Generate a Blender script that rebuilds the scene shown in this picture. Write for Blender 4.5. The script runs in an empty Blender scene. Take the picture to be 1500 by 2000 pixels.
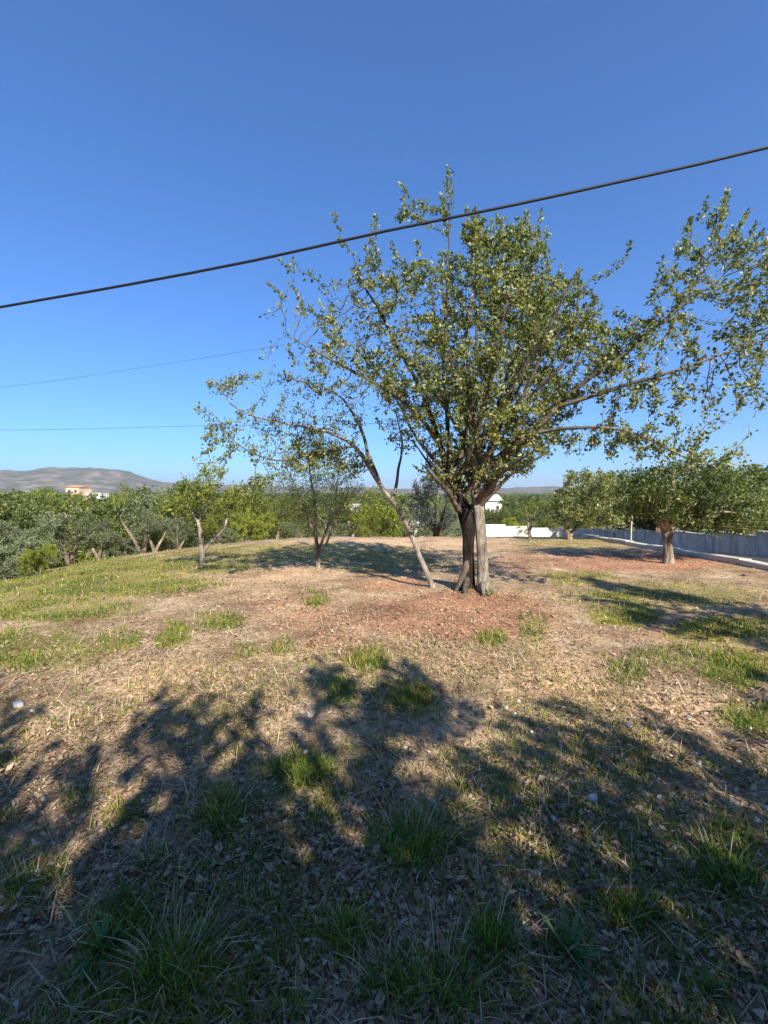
import bpy, math, random
import numpy as np

rng = np.random.default_rng(7)
random.seed(7)
sc = bpy.context.scene
COL = sc.collection

# ------------------------------------------------------------------ camera
F_PX, HOR, CAMZ = 850.0, 962.0, 1.55          # photo pixels (1500 x 2000), horizon row, eye height
PITCH = math.atan((1000 - HOR) / F_PX)
cd = bpy.data.cameras.new('camera')
cam = bpy.data.objects.new('camera', cd)
COL.objects.link(cam)
cam.location = (0, 0, CAMZ)
cam.rotation_euler = (math.pi / 2 - PITCH, 0, 0)
cd.sensor_fit = 'VERTICAL'
cd.sensor_height = 36.0
cd.lens = F_PX / 2000 * 36.0
cd.clip_start, cd.clip_end = 0.05, 60000
sc.camera = cam

# ------------------------------------------------------------------ sky, sun, exposure
SUN_AZ, SUN_EL = math.radians(25), math.radians(35)   # behind the camera, to its right
TO_SUN = (math.sin(SUN_AZ) * math.cos(SUN_EL), -math.cos(SUN_AZ) * math.cos(SUN_EL), math.sin(SUN_EL))
w = bpy.data.worlds.new('World')
sc.world = w
w.use_nodes = True
wn = w.node_tree
sky = wn.nodes.new('ShaderNodeTexSky')
sky.sky_type = 'NISHITA'
sky.sun_disc = False
sky.sun_elevation = SUN_EL
sky.sun_rotation = math.atan2(TO_SUN[0], TO_SUN[1])
sky.altitude = 0
sky.air_density = 1.0
sky.dust_density = 0.0
sky.ozone_density = 2.0
bg = wn.nodes['Background']
bg.inputs['Strength'].default_value = 0.15
# the phone's tone curve and colour for the sky, the same all over it
gm = wn.nodes.new('ShaderNodeGamma')
gm.inputs['Gamma'].default_value = 0.85
mu = wn.nodes.new('ShaderNodeMix')
mu.data_type, mu.blend_type = 'RGBA', 'MULTIPLY'
mu.inputs['Factor'].default_value = 1.0
mu.inputs[7].default_value = (.245, .49, .845, 1)
wn.links.new(sky.outputs[0], gm.inputs['Color'])
wn.links.new(gm.outputs[0], mu.inputs[6])
wn.links.new(mu.outputs[2], bg.inputs[0])
sl = bpy.data.lights.new('sun', 'SUN')
sl.energy = 5.0
sl.angle = math.radians(0.53)
sl.color = (1.0, 0.94, 0.84)
so = bpy.data.objects.new('sun', sl)
COL.objects.link(so)
so.rotation_euler = (math.pi / 2 - SUN_EL, 0, math.atan2(TO_SUN[0], -TO_SUN[1]))
so.location = (0, 0, 60)
vs = sc.view_settings
vs.view_transform, vs.look, vs.exposure, vs.gamma = 'Standard', 'None', 1.0, 1.0
vs.use_curve_mapping = False
sc.cycles.max_bounces = 6
sc.cycles.transparent_max_bounces = 6
sc.cycles.volume_bounces = 0

# ------------------------------------------------------------------ small maths
CP, SP = math.cos(PITCH), math.sin(PITCH)


def ray(px, py):
    d = np.array([px - 750.0, F_PX * CP + (1000 - py) * SP, -F_PX * SP + (1000 - py) * CP])
    return d


def P(px, py, Y):
    """the point on the ray through photo pixel px,py at distance Y in front of the camera"""
    d = ray(px, py)
    return np.array([0, 0, CAMZ]) + d * (Y / d[1])


def project(X, Y, Z):
    dz = Z - CAMZ
    f = Y * CP - dz * SP
    u = Y * SP + dz * CP
    f = np.where(f < 0.05, 0.05, f)
    return 750 + F_PX * X / f, 1000 - F_PX * u / f


def sstep(a, b, x):
    t = np.clip((x - a) / (b - a), 0, 1)
    return t * t * (3 - 2 * t)


def _hash(ix, iy, s):
    n = (ix.astype(np.int64) * 374761393 + iy.astype(np.int64) * 668265263 + s * 1442695041) & 0x7fffffff
    n = (n ^ (n >> 13)) * 1274126177 & 0x7fffffff
    return ((n ^ (n >> 16)) & 0xffff) / 65535.0


def vnoise(x, y, s=0):
    ix, iy = np.floor(x), np.floor(y)
    fx, fy = x - ix, y - iy
    fx, fy = fx * fx * (3 - 2 * fx), fy * fy * (3 - 2 * fy)
    a, b = _hash(ix, iy, s), _hash(ix + 1, iy, s)
    c, d = _hash(ix, iy + 1, s), _hash(ix + 1, iy + 1, s)
    return (a * (1 - fx) + b * fx) * (1 - fy) + (c * (1 - fx) + d * fx) * fy * 1.0


def fbm(x, y, s=0, o=4):
    x, y = np.asarray(x, float), np.asarray(y, float)
    t, a, n = 0.0, 0.5, 0.0
    for k in range(o):
        t = t + a * vnoise(x * 2 ** k + 17.3 * k, y * 2 ** k - 9.1 * k, s + k)
        n += a
        a *= 0.5
    return t / n


def unit(v):
    return v / np.maximum(np.linalg.norm(v, axis=-1, keepdims=True), 1e-9)


# ------------------------------------------------------------------ terrain height
def terrain(X, Y):
    X, Y = np.asarray(X, float), np.asarray(Y, float)
    f = -0.02 * np.clip(Y, 0, 22)
    lv = 0.015 * np.maximum(0, -X - 2) ** 1.8
    f = f - 5.5 * np.tanh(lv / 5.5) * sstep(-6, 6, Y)
    f = f - 4.6 * sstep(17.5, 46, Y)
    right = 0.4 - 0.0755 * np.clip(Y, -6, 40)
    k = sstep(9.0, 10.1, X) * sstep(60, 35, Y)
    f = f * (1 - k) + right * k
    r = np.hypot(X, Y)
    far = sstep(40, 110, r)
    f = f * (1 - far) + (-7.0 + 3.0 * (fbm(X / 130, Y / 130, 5, 3) - .5) * sstep(100, 300, r)) * far
    # soil bumps
    amp = sstep(60, 20, r) * (1 - 0.8 * sstep(9.1, 9.6, X))
    f = f + amp * (0.10 * (fbm(X * .55, Y * .55, 11, 3) - .5) + 0.05 * (fbm(X * 2.3, Y * 2.3, 21, 3) - .5)
                   + 0.022 * (fbm(X * 11, Y * 11, 31, 2) - .5) * sstep(16, 6, r))
    # litter mound round the big tree's foot
    f = f + 0.12 * np.exp(-((X - 1.6) ** 2 + (Y - 7.5) ** 2) / 0.5)
    return f


def tz(x, y):
    return float(terrain(x, y))


def ground_pts(px, py):
    """photo pixels -> points where their rays meet the ground (vectorised)"""
    px, py = np.atleast_1d(np.asarray(px, float)), np.atleast_1d(np.asarray(py, float))
    D = np.stack([px - 750.0, F_PX * CP + (1000 - py) * SP, -F_PX * SP + (1000 - py) * CP], 1)
    D = D / D[:, 1:2]
    ys = np.geomspace(0.4, 70, 300)
    Yg = np.broadcast_to(ys[None], (len(px), len(ys)))
    below = CAMZ + D[:, 2:3] * Yg < terrain(D[:, 0:1] * Yg, Yg)
    k = np.where(below.any(1), below.argmax(1), len(ys) - 1)
    lo, hi = ys[np.maximum(k - 1, 0)], ys[k]
    for _ in range(6):
        m = (lo + hi) / 2
        b = CAMZ + D[:, 2] * m < terrain(D[:, 0] * m, m)
        hi = np.where(b, m, hi)
        lo = np.where(b, lo, m)
    X, Y = D[:, 0] * hi, hi
    return np.stack([X, Y, terrain(X, Y)], 1)


def G(px, py):
    return ground_pts([px], [py])[0]


# ------------------------------------------------------------------ object helpers
def tag(o, label=None, cat=None, group=None, kind=None):
    for k, v in (('label', label), ('category', cat), ('group', group), ('kind', kind)):
        if v:
            o[k] = v
    return o


def empty(name, loc, label=None, cat=None, group=None):
    o = bpy.data.objects.new(name, None)
    o.location = loc
    o.empty_display_size = 0.2
    COL.objects.link(o)
    return tag(o, label, cat, group)


def mesh_np(name, V, faces, mat=None, smooth=False, mats=None):
    """V (n,3); faces: list of int arrays (m,k)"""
    me = bpy.data.meshes.new(name)
    V = np.ascontiguousarray(V, np.float32)
    faces = [np.asarray(f, np.int32) for f in faces if len(f)]
    loops = np.concatenate([f.ravel() for f in faces])
    sizes = np.concatenate([np.full(len(f), f.shape[1], np.int32) for f in faces])
    starts = np.concatenate([[0], np.cumsum(sizes)[:-1]]).astype(np.int32)
    me.vertices.add(len(V))
    me.vertices.foreach_set('co', V.ravel())
    me.loops.add(len(loops))
    me.loops.foreach_set('vertex_index', loops)
    me.polygons.add(len(sizes))
    me.polygons.foreach_set('loop_start', starts)
    if smooth:
        me.polygons.foreach_set('use_smooth', np.ones(len(sizes), bool))
    me.update(calc_edges=True)
    if mat:
        me.materials.append(mat)
    return me


def link(name, me, parent=None, loc=None):
    o = bpy.data.objects.new(name, me)
    COL.objects.link(o)
    if parent:
        o.parent = parent
    if loc is not None:
        o.location = loc
    return o


class MB:
    """collects boxes and prisms into one mesh"""

    def __init__(self):
        self.v, self.f = [], []

    def box(self, x0, x1, y0, y1, z0, z1, M=None):
        b = len(self.v)
        pts = [(x, y, z) for z in (z0, z1) for (x, y) in ((x0, y0), (x1, y0), (x1, y1), (x0, y1))]
        self.v += [tuple(M(p)) if M else p for p in pts]
        self.f += [[b + i for i in q] for q in ((3, 2, 1, 0), (4, 5, 6, 7), (0, 1, 5, 4), (1, 2, 6, 5), (2, 3, 7, 6), (3, 0, 4, 7))]
        return self

    def poly(self, pts, faces):
        b = len(self.v)
        self.v += [tuple(p) for p in pts]
        self.f += [[b + i for i in q] for q in faces]
        return self

    def build(self, name, mat, parent=None, loc=None, bevel=0):
        me = bpy.data.meshes.new(name)
        me.from_pydata(self.v, [], self.f)
        me.materials.append(mat)
        o = link(name, me, parent, loc)
        if bevel:
            m = o.modifiers.new('bevel', 'BEVEL')
            m.width, m.segments = bevel, 2
        return o


# ------------------------------------------------------------------ materials
def new_mat(name):
    m = bpy.data.materials.new(name)
    m.use_nodes = True
    return m, m.node_tree, m.node_tree.nodes, m.node_tree.nodes['Principled BSDF']


def ramp(nt, stops, interp='LINEAR'):
    r = nt.nodes.new('ShaderNodeValToRGB')
    e = r.color_ramp.elements
    r.color_ramp.interpolation = interp
    while len(e) < len(stops):
        e.new(0.5)
    for el, (p, c) in zip(e, stops):
        el.position, el.color = p, (*c, 1)
    return r


def noise(nt, scale, detail=4, rough=.6, coord=None, dist=0):
    n = nt.nodes.new('ShaderNodeTexNoise')
    n.inputs['Scale'].default_value = scale
    n.inputs['Detail'].default_value = detail
    n.inputs['Roughness'].default_value = rough
    n.inputs['Distortion'].default_value = dist
    if coord:
        nt.links.new(coord, n.inputs['Vector'])
    return n


def mix(nt, fac, a, b, blend='MIX'):
    m = nt.nodes.new('ShaderNodeMix')
    m.data_type = 'RGBA'
    m.blend_type = blend
    for sock, v in ((m.inputs['Factor'], fac), (m.inputs[6], a), (m.inputs[7], b)):
        if isinstance(v, (float, int)):
            sock.default_value = v
        elif isinstance(v, tuple):
            sock.default_value = (*v, 1)
        else:
            nt.links.new(v, sock)
    return m.outputs[2]


def island_mat(name, stops, rough=.6, transl=0.0, spec=.3, var=None):
    """many small pieces in one mesh: each takes its own colour off the ramp"""
    m, nt, nodes, b = new_mat(name)
    g = nodes.new('ShaderNodeNewGeometry')
    r = ramp(nt, stops)
    nt.links.new(g.outputs['Random Per Island'], r.inputs[0])
    c = r.outputs[0]
    if var:
        n = noise(nt, var[0], 2, .5, g.outputs['Position'])
        rr = ramp(nt, [(.35, var[1]), (.65, var[2])])
        nt.links.new(n.outputs[0], rr.inputs[0])
        c = mix(nt, 1.0, c, rr.outputs[0], 'MULTIPLY')
    nt.links.new(c, b.inputs['Base Color'])
    b.inputs['Roughness'].default_value = rough
    b.inputs['Specular IOR Level'].default_value = spec
    if transl:
        t = nodes.new('ShaderNodeBsdfTranslucent')
        tc = mix(nt, 1.0, c, (1.25, 1.3, .55), 'MULTIPLY')
        nt.links.new(tc, t.inputs['Color'])
        mx = nodes.new('ShaderNodeMixShader')
        mx.inputs[0].default_value = transl
        nt.links.new(b.outputs[0], mx.inputs[1])
        nt.links.new(t.outputs[0], mx.inputs[2])
        nt.links.new(mx.outputs[0], nodes['Material Output'].inputs['Surface'])
    return m


def bark_mat(name, c0, c1, c2, scale=9):
    m, nt, nodes, b = new_mat(name)
    tc = nodes.new('ShaderNodeTexCoord')
    mp = nodes.new('ShaderNodeMapping')
    mp.inputs['Scale'].default_value = (1, 1, .28)
    nt.links.new(tc.outputs['Object'], mp.inputs[0])
    n = noise(nt, scale, 6, .65, mp.outputs[0], .4)
    r = ramp(nt, [(.32, c0), (.5, c1), (.68, c2)])
    nt.links.new(n.outputs[0], r.inputs[0])
    n2 = noise(nt, 2.2, 3, .5, tc.outputs['Object'])
    r2 = ramp(nt, [(.38, (.62, .6, .58)), (.62, (1.1, 1.06, 1.0))])
    nt.links.new(n2.outputs[0], r2.inputs[0])
    nt.links.new(mix(nt, 1.0, r.outputs[0], r2.outputs[0], 'MULTIPLY'), b.inputs['Base Color'])
    b.inputs['Roughness'].default_value = .9
    b.inputs['Specular IOR Level'].default_value = .15
    bp = nodes.new('ShaderNodeBump')
    bp.inputs['Strength'].default_value = 1.0
    bp.inputs['Distance'].default_value = .05
    n3 = noise(nt, scale * 2.5, 5, .7, mp.outputs[0], .6)
    nt.links.new(n3.outputs[0], bp.inputs['Height'])
    nt.links.new(bp.outputs[0], b.inputs['Normal'])
    return m


def plain_mat(name, c, rough=.85, var=.12, scale=3.0, bump=.2, stain=None):
    m, nt, nodes, b = new_mat(name)
    tc = nodes.new('ShaderNodeTexCoord')
    n = noise(nt, scale, 5, .6, tc.outputs['Object'])
    r = ramp(nt, [(.3, tuple(x * (1 - var) for x in c)), (.7, tuple(min(.95, x * (1 + var)) for x in c))])
    nt.links.new(n.outputs[0], r.inputs[0])
    col = r.outputs[0]
    if stain:
        mp = nodes.new('ShaderNodeMapping')
        mp.inputs['Scale'].default_value = (2.5, 2.5, .3)
        nt.links.new(tc.outputs['Object'], mp.inputs[0])
        n2 = noise(nt, 1.6, 5, .6, mp.outputs[0])
        r2 = ramp(nt, [(.45, (1, 1, 1)), (.7, stain)])
        nt.links.new(n2.outputs[0], r2.inputs[0])
        col = mix(nt, 1.0, col, r2.outputs[0], 'MULTIPLY')
    nt.links.new(col, b.inputs['Base Color'])
    b.inputs['Roughness'].default_value = rough
    b.inputs['Specular IOR Level'].default_value = .25
    if bump:
        bp = nodes.new('ShaderNodeBump')
        bp.inputs['Strength'].default_value = bump
        bp.inputs['Distance'].default_value = .02
        n3 = noise(nt, 30, 4, .6, tc.outputs['Object'])
        nt.links.new(n3.outputs[0], bp.inputs['Height'])
        nt.links.new(bp.outputs[0], b.inputs['Normal'])
    return m


M_carob = island_mat('carob_leaf', [(0, (.075, .10, .038)), (.35, (.15, .18, .062)), (.7, (.235, .26, .088)), (.93, (.35, .34, .14)), (1, (.38, .27, .11))],
                     .42, .36, .5, (1.6, (.8, .85, .9), (1.2, 1.15, .95)))
M_sage = island_mat('pale_leaf', [(0, (.11, .135, .06)), (.5, (.20, .23, .095)), (.9, (.31, .33, .14)), (1, (.40, .33, .15))], .5, .42, .35)
M_olive = island_mat('olive_leaf', [(0, (.09, .11, .055)), (.5, (.165, .19, .095)), (1, (.26, .28, .155))], .5, .3, .35, (.7, (.8, .8, .8), (1.2, 1.2, 1.15)))
M_dark = island_mat('dark_leaf', [(0, (.06, .085, .024)), (.5, (.11, .145, .04)), (.9, (.17, .20, .055)), (1, (.26, .24, .08))], .45, .33, .45, (.6, (.75, .8, .8), (1.25, 1.2, 1.0)))
M_pine = island_mat('pine_needle', [(0, (.09, .12, .024)), (.5, (.17, .20, .04)), (1, (.27, .28, .06))], .6, .35, .25, (.5, (.75, .8, .8), (1.25, 1.2, 1.0)))
M_yellow = island_mat('yellow_green_leaf', [(0, (.14, .18, .022)), (.5, (.24, .27, .035)), (1, (.36, .36, .06))], .55, .38, .3)
M_greydark = island_mat('blue_grey_leaf', [(0, (.05, .06, .055)), (.6, (.085, .095, .085)), (1, (.13, .14, .12))], .6, .2, .25)
M_bark = bark_mat('grey_bark', (.10, .075, .055), (.27, .215, .165), (.47, .40, .32))
M_palebark = bark_mat('pale_bark', (.12, .10, .08), (.31, .265, .215), (.50, .445, .375), 15)
M_brownbark = bark_mat('brown_bark', (.06, .047, .037), (.15, .12, .093), (.30, .255, .205))
M_leanbark = bark_mat('whitish_bark', (.19, .16, .125), (.36, .31, .25), (.54, .48, .40), 14)
M_darkshadebark = bark_mat('dark_shade_bark', (.014, .011, .009), (.036, .028, .022), (.085, .068, .053))  # left carob trunk's shade is put into this colour; grey-leaved tree shares it
M_twig = bark_mat('twig_bark', (.15, .12, .09), (.28, .235, .185), (.42, .365, .30), 30)

# ------------------------------------------------------------------ ground colour masks (kind of cover, from where it grows)
# photo-pixel ellipses: x, y, rx, ry, strength
GREEN = [(130, 1140, 330, 34, 1.0), (300, 1105, 260, 22, .8), (80, 1190, 240, 30, .75), (60, 1270, 190, 50, .7), (225, 1250, 60, 26, .8),
         (115, 1240, 40, 20, .7), (340, 1240, 36, 32, .8), (420, 1212, 52, 22, .95), (560, 1265, 34, 20, .6), (480, 1270, 40, 20, .5),
         (612, 1170, 26, 22, .7), (720, 1290, 42, 32, .8), (670, 1355, 34, 32, .8), (815, 1365, 70, 40, .6), (590, 1500, 70, 44, .8),
         (962, 1245, 30, 22, .9), (1045, 1230, 46, 36, .6), (1050, 1275, 40, 24, .4), (1220, 1195, 80, 36, .9), (1300, 1165, 240, 34, .55),
         (1230, 1315, 60, 30, .6), (1430, 1310, 85, 54, .85), (1460, 1400, 70, 44, .85), (1420, 1230, 130, 36, .75), (1340, 1280, 120, 30, .5), (1130, 1130, 90, 20, .6),
         (800, 1640, 90, 70, .8), (430, 1590, 56, 60, .7), (635, 1590, 36, 40, .6), (250, 1590, 60, 34, .6), (150, 1560, 60, 40, .5),
         (215, 1810, 90, 90, .7), (960, 1830, 70, 70, .8), (900, 1930, 190, 70, .7), (1110, 1850, 90, 56, .6), (1400, 1930, 60, 44, .6),
         (1420, 1690, 80, 100, .6), (1230, 1790, 90, 44, .6), (60, 1720, 100, 80, .6), (680, 1840, 60, 60, .5), (320, 1900, 120, 100, .5),
         (560, 1080, 340, 24, .55), (1150, 1060, 200, 14, .5), (740, 1100, 180, 24, .5), (1300, 1480, 180, 60, .3), (700, 1450, 120, 50, .25)]
RED = [(900, 1205, 230, 60, 1.0), (1250, 1098, 230, 24, .9), (700, 1240, 120, 60, .6), (560, 1200, 130, 50, .55), (1290, 1230, 160, 40, .4), (760, 1140, 120, 18, .7),
       (640, 1700, 120, 60, .5), (930, 1660, 90, 60, .4), (560, 1600, 80, 40, .4), (1020, 1100, 60, 30, .5)]
STRAW = [(1110, 1330, 190, 60, 1.0), (820, 1290, 260, 60, .6), (330, 1330, 260, 50, .6), (470, 1120, 300, 40, .55), (780, 1065, 300, 18, .7), (240, 1310, 180, 30, .6),
         (940, 1430, 120, 80, .6), (120, 1420, 220, 60, .5), (1330, 1370, 110, 30, .6), (330, 1500, 120, 50, .5)]


def mask(L, px, py, edge=.8):
    t = np.zeros(len(px))
    for x, y, rx, ry, s in L:
        d = np.sqrt(((px - x) / rx) ** 2 + ((py - y) / ry) ** 2)
        t = np.maximum(t, s * sstep(1.25, 1.25 - edge, d))
    return t


def cover(X, Y, Z):
    px, py = project(X, Y, Z)
    ok = (Y > 0.3)
    # wobble the borders with noise on the ground itself
    wob = (fbm(X * 2.1, Y * 2.1, 41, 3) - .5)
    k = 1 + wob * .9
    pxx = px + wob * 60
    g = np.where(ok, mask(GREEN, pxx, py), 0)
    r = np.where(ok, mask(RED, pxx, py), 0)
    s = np.where(ok, mask(STRAW, pxx, py), 0)
    out = ~ok | (px < -60) | (px > 1560) | (py > 2060)
    n1, n2, n3 = fbm(X * .5, Y * .5, 51, 3), fbm(X * .45, Y * .45, 61, 3), fbm(X * .6, Y * .6, 71, 3)
    g = np.where(out, sstep(.5, .68, n1) * .8, g)
    r = np.where(out, sstep(.55, .7, n2) * .7, r)
    s = np.where(out, sstep(.5, .7, n3) * .7, s)
    return np.clip(g * k, 0, 1), np.clip(r * k, 0, 1), np.clip(s * k, 0, 1)


# ------------------------------------------------------------------ ground sheet (one polar sheet out to the horizon)
ang = np.concatenate([np.linspace(-52, 52, 330), np.linspace(52, 308, 74)[1:-1]])
ang = np.radians(ang)
rad = np.concatenate([[0.25], np.geomspace(.45, 13, 190), np.geomspace(13, 120, 90)[1:], np.geomspace(120, 12000, 60)[1:]])
AA, RR = np.meshgrid(ang, rad)
GX, GY = (RR * np.sin(AA)).ravel(), (RR * np.cos(AA)).ravel()
GZ = terrain(GX, GY)
na, nr = len(ang), len(rad)
i0 = (np.arange(nr - 1)[:, None] * na + np.arange(na)[None, :]).ravel()
i1 = (np.arange(nr - 1)[:, None] * na + (np.arange(na)[None, :] + 1) % na).ravel()
quads = np.stack([i0, i1, i1 + na, i0 + na], 1)[:, ::-1]
V = np.stack([GX, GY, GZ], 1)
V = np.vstack([V, [[0, 0, tz(0, 0)]]])
cen = len(V) - 1
tris = np.stack([np.arange(na), np.full(na, cen), (np.arange(na) + 1) % na], 1)[:, ::-1]
gme = mesh_np('ground', V, [quads, tris], None, True)
cg, cr, cs = cover(V[:, 0], V[:, 1], V[:, 2])
at = gme.attributes.new('cover', 'FLOAT_COLOR', 'POINT')
at.data.foreach_set('color', np.stack([cg, cr, cs, np.ones(len(V))], 1).astype(np.float32).ravel())

m, nt, nodes, b = new_mat('dry_ground')
geo = nodes.new('ShaderNodeNewGeometry')
pos = geo.outputs['Position']
att = nodes.new('ShaderNodeAttribute')
att.attribute_name = 'cover'
sep = nodes.new('ShaderNodeSeparateColor')
nt.links.new(att.outputs['Color'], sep.inputs[0])
nA = noise(nt, 1.3, 6, .65, pos, .3)
base = ramp(nt, [(.3, (.24, .165, .10)), (.5, (.41, .30, .19)), (.7, (.56, .44, .30))])
nt.links.new(nA.outputs[0], base.inputs[0])
nB = noise(nt, 42, 5, .7, pos)
fine = ramp(nt, [(.28, (.36, .34, .33)), (.5, (.95, .93, .9)), (.72, (1.55, 1.5, 1.42))])
nt.links.new(nB.outputs[0], fine.inputs[0])
vor = nodes.new('ShaderNodeTexVoronoi')
vor.inputs['Scale'].default_value = 30
vor.inputs['Randomness'].default_value = 1
nt.links.new(pos, vor.inputs['Vector'])
vsep = nodes.new('ShaderNodeSeparateColor')
nt.links.new(vor.outputs['Color'], vsep.inputs[0])
frag = ramp(nt, [(0, (.55, .5, .46)), (.5, (.95, .92, .9)), (1, (1.45, 1.38, 1.28))])
nt.links.new(vsep.outputs[0], frag.inputs[0])


def breakup(sock, scale, lo, hi):
    n = noise(nt, scale, 5, .7, pos)
    ad = nodes.new('ShaderNodeMath')
    ad.operation = 'ADD'
    nt.links.new(sock, ad.inputs[0])
    nt.links.new(n.outputs[0], ad.inputs[1])
    mr = nodes.new('ShaderNodeMapRange')
    mr.inputs[1].default_value, mr.inputs[2].default_value = lo, hi
    nt.links.new(ad.outputs[0], mr.inputs[0])
    return mr.outputs[0]


c = base.outputs[0]
c = mix(nt, breakup(sep.outputs[2], 7, .75, 1.35), c, (.62, .44, .27))
c = mix(nt, breakup(sep.outputs[1], 8, .75, 1.3), c, (.42, .235, .145))
c = mix(nt, breakup(sep.outputs[0], 9, .7, 1.25), c, (.30, .27, .08))
c = mix(nt, .85, c, fine.outputs[0], 'MULTIPLY')
c = mix(nt, .7, c, frag.outputs[0], 'MULTIPLY')
nL = noise(nt, .9, 5, .6, pos, .5)
pat = ramp(nt, [(.34, (.62, .56, .52)), (.5, (1, 1, 1)), (.66, (1.22, 1.16, 1.06))])
nt.links.new(nL.outputs[0], pat.inputs[0])
c = mix(nt, .9, c, pat.outputs[0], 'MULTIPLY')
# far country: scrub and dry fields
ln = nodes.new('ShaderNodeVectorMath')
ln.operation = 'LENGTH'
nt.links.new(pos, ln.inputs[0])
fr = nodes.new('ShaderNodeMapRange')
fr.inputs[1].default_value, fr.inputs[2].default_value = 35, 70
nt.links.new(ln.outputs['Value'], fr.inputs[0])
nF = noise(nt, .02, 6, .65, pos)
farc = ramp(nt, [(.38, (.07, .085, .03)), (.52, (.12, .13, .05)), (.66, (.27, .22, .13))])
nt.links.new(nF.outputs[0], farc.inputs[0])
c = mix(nt, fr.outputs[0], c, farc.outputs[0])
nt.links.new(c, b.inputs['Base Color'])
b.inputs['Roughness'].default_value = .95
b.inputs['Specular IOR Level'].default_value = .1
bp = nodes.new('ShaderNodeBump')
bp.inputs['Strength'].default_value = .9
bp.inputs['Distance'].default_value = .02
nt.links.new(nB.outputs[0], bp.inputs['Height'])
nt.links.new(bp.outputs[0], b.inputs['Normal'])
gme.materials.append(m)
tag(link('ground', gme), 'dry field of reddish soil, straw and leaf litter', None, None, 'structure')

# ------------------------------------------------------------------ distant hills
HP = [(-900, 940), (-400, 930), (-100, 930), (0, 926), (60, 922), (100, 915), (140, 914), (175, 917), (215, 921), (250, 923), (280, 935), (320, 944), (400, 947), (520, 952), (800, 957), (1040, 955), (1200, 950), (1500, 944), (2200, 938), (3000, 940)]
hx, hy = np.array(HP).T
nA_, nR_ = 420, 26
pxs = np.linspace(-900, 3000, nA_)
az = np.arctan2(pxs - 750, F_PX)
crest = HOR + 4 - np.interp(pxs, hx, hy) + 5 * (fbm(pxs / 45, pxs * 0 + 3, 81, 4) - .5) + 2.5 * (fbm(pxs / 9, pxs * 0 + 3, 85, 3) - .5)
U = np.linspace(0, 1, nR_)
HV = []
for u in U:
    R = 3600 + 1700 * u
    x, y = R * np.sin(az), R * np.cos(az)
    prof = np.sin(min(1, u / .62) * math.pi / 2) ** 1.2 if u < .62 else math.cos((u - .62) / .38 * math.pi / 2 * .9)
    nz = fbm(x / 260, y / 260, 91, 5) - .5
    h = crest / F_PX * (3600 + 1700 * .62) * np.cos(az) * prof + nz * 70 * (1 - abs(u - .62)) * (u > 0) * np.clip(crest / 30, .2, 1) * (.4 if abs(u - .62) < .05 else 1)
    HV.append(np.stack([x, y, np.maximum(h, -1) - 8 + CAMZ], 1))
HV = np.concatenate(HV)
i = (np.arange(nR_ - 1)[:, None] * nA_ + np.arange(nA_ - 1)[None, :]).ravel()
hme = mesh_np('hills', HV, [np.stack([i, i + 1, i + 1 + nA_, i + nA_], 1)], None, True)
m, nt, nodes, b = new_mat('hill_scrub')
geo = nodes.new('ShaderNodeNewGeometry')
n = noise(nt, .009, 8, .7, geo.outputs['Position'])
r = ramp(nt, [(.38, (.06, .07, .035)), (.5, (.11, .105, .065)), (.6, (.20, .155, .115)), (.72, (.36, .28, .22))])
nt.links.new(n.outputs[0], r.inputs[0])
nt.links.new(r.outputs[0], b.inputs['Base Color'])
b.inputs['Roughness'].default_value = 1
b.inputs['Specular IOR Level'].default_value = 0
hme.materials.append(m)
tag(link('hills', hme), 'bare brown rocky hills on the skyline', None, None, 'structure')

# ------------------------------------------------------------------ small-piece generators (all numpy)


def leaf_mesh(C, D, N, L, W, fold=.25, rich=True):
    """C base points, D axis, N up-normal; L, W arrays. Folded oval blades"""
    n = len(C)
    D = unit(D)
    S = unit(np.cross(D, N))
    N = np.cross(S, D)
    L, W = L[:, None], W[:, None]
    if rich:
        up = N * W * fold
        pts = [C, C + D * L * .35 + S * W * .5 + up, C + D * L * .72 + S * W * .42 + up * .8, C + D * L,
               C + D * L * .72 - S * W * .42 + up * .8, C + D * L * .35 - S * W * .5 + up]
        V = np.stack(pts, 1).reshape(-1, 3)
        k = np.arange(n)[:, None] * 6
        return V, [np.concatenate([k + [0, 1, 2, 3], k + [0, 3, 4, 5]])]
    up = N * W * fold
    V = np.stack([C, C + D * L * .45 + S * W * .5 + up, C + D * L, C + D * L * .45 - S * W * .5 + up], 1).reshape(-1, 3)
    k = np.arange(n)[:, None] * 4
    return V, [np.concatenate([k + [0, 1, 2], k + [0, 2, 3]])]


def blades(B, H, yaw, lean, Wd, droop):
    """upright grass blades: base points, height, heading, lean (0 up .. 1 flat), width, droop"""
    n = len(B)
    d = np.stack([np.cos(yaw), np.sin(yaw), np.zeros(n)], 1)
    s = np.stack([-np.sin(yaw), np.cos(yaw), np.zeros(n)], 1)
    up = np.array([0, 0, 1.0])
    a0 = lean * 1.2
    a1 = np.clip(a0 + droop, 0, 1.9)
    m_ = B + (d * np.sin(a0)[:, None] + up * np.cos(a0)[:, None]) * (H * .5)[:, None]
    t_ = m_ + (d * np.sin(a1)[:, None] + up * np.cos(a1)[:, None]) * (H * .5)[:, None]
    w2 = s * (Wd * .5)[:, None]
    V = np.stack([B - w2, B + w2, m_ + w2 * .8, m_ - w2 * .8, t_], 1).reshape(-1, 3)
    k = np.arange(n)[:, None] * 5
    return V, [k + [0, 1, 2, 3], k + [3, 2, 4]]


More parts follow.
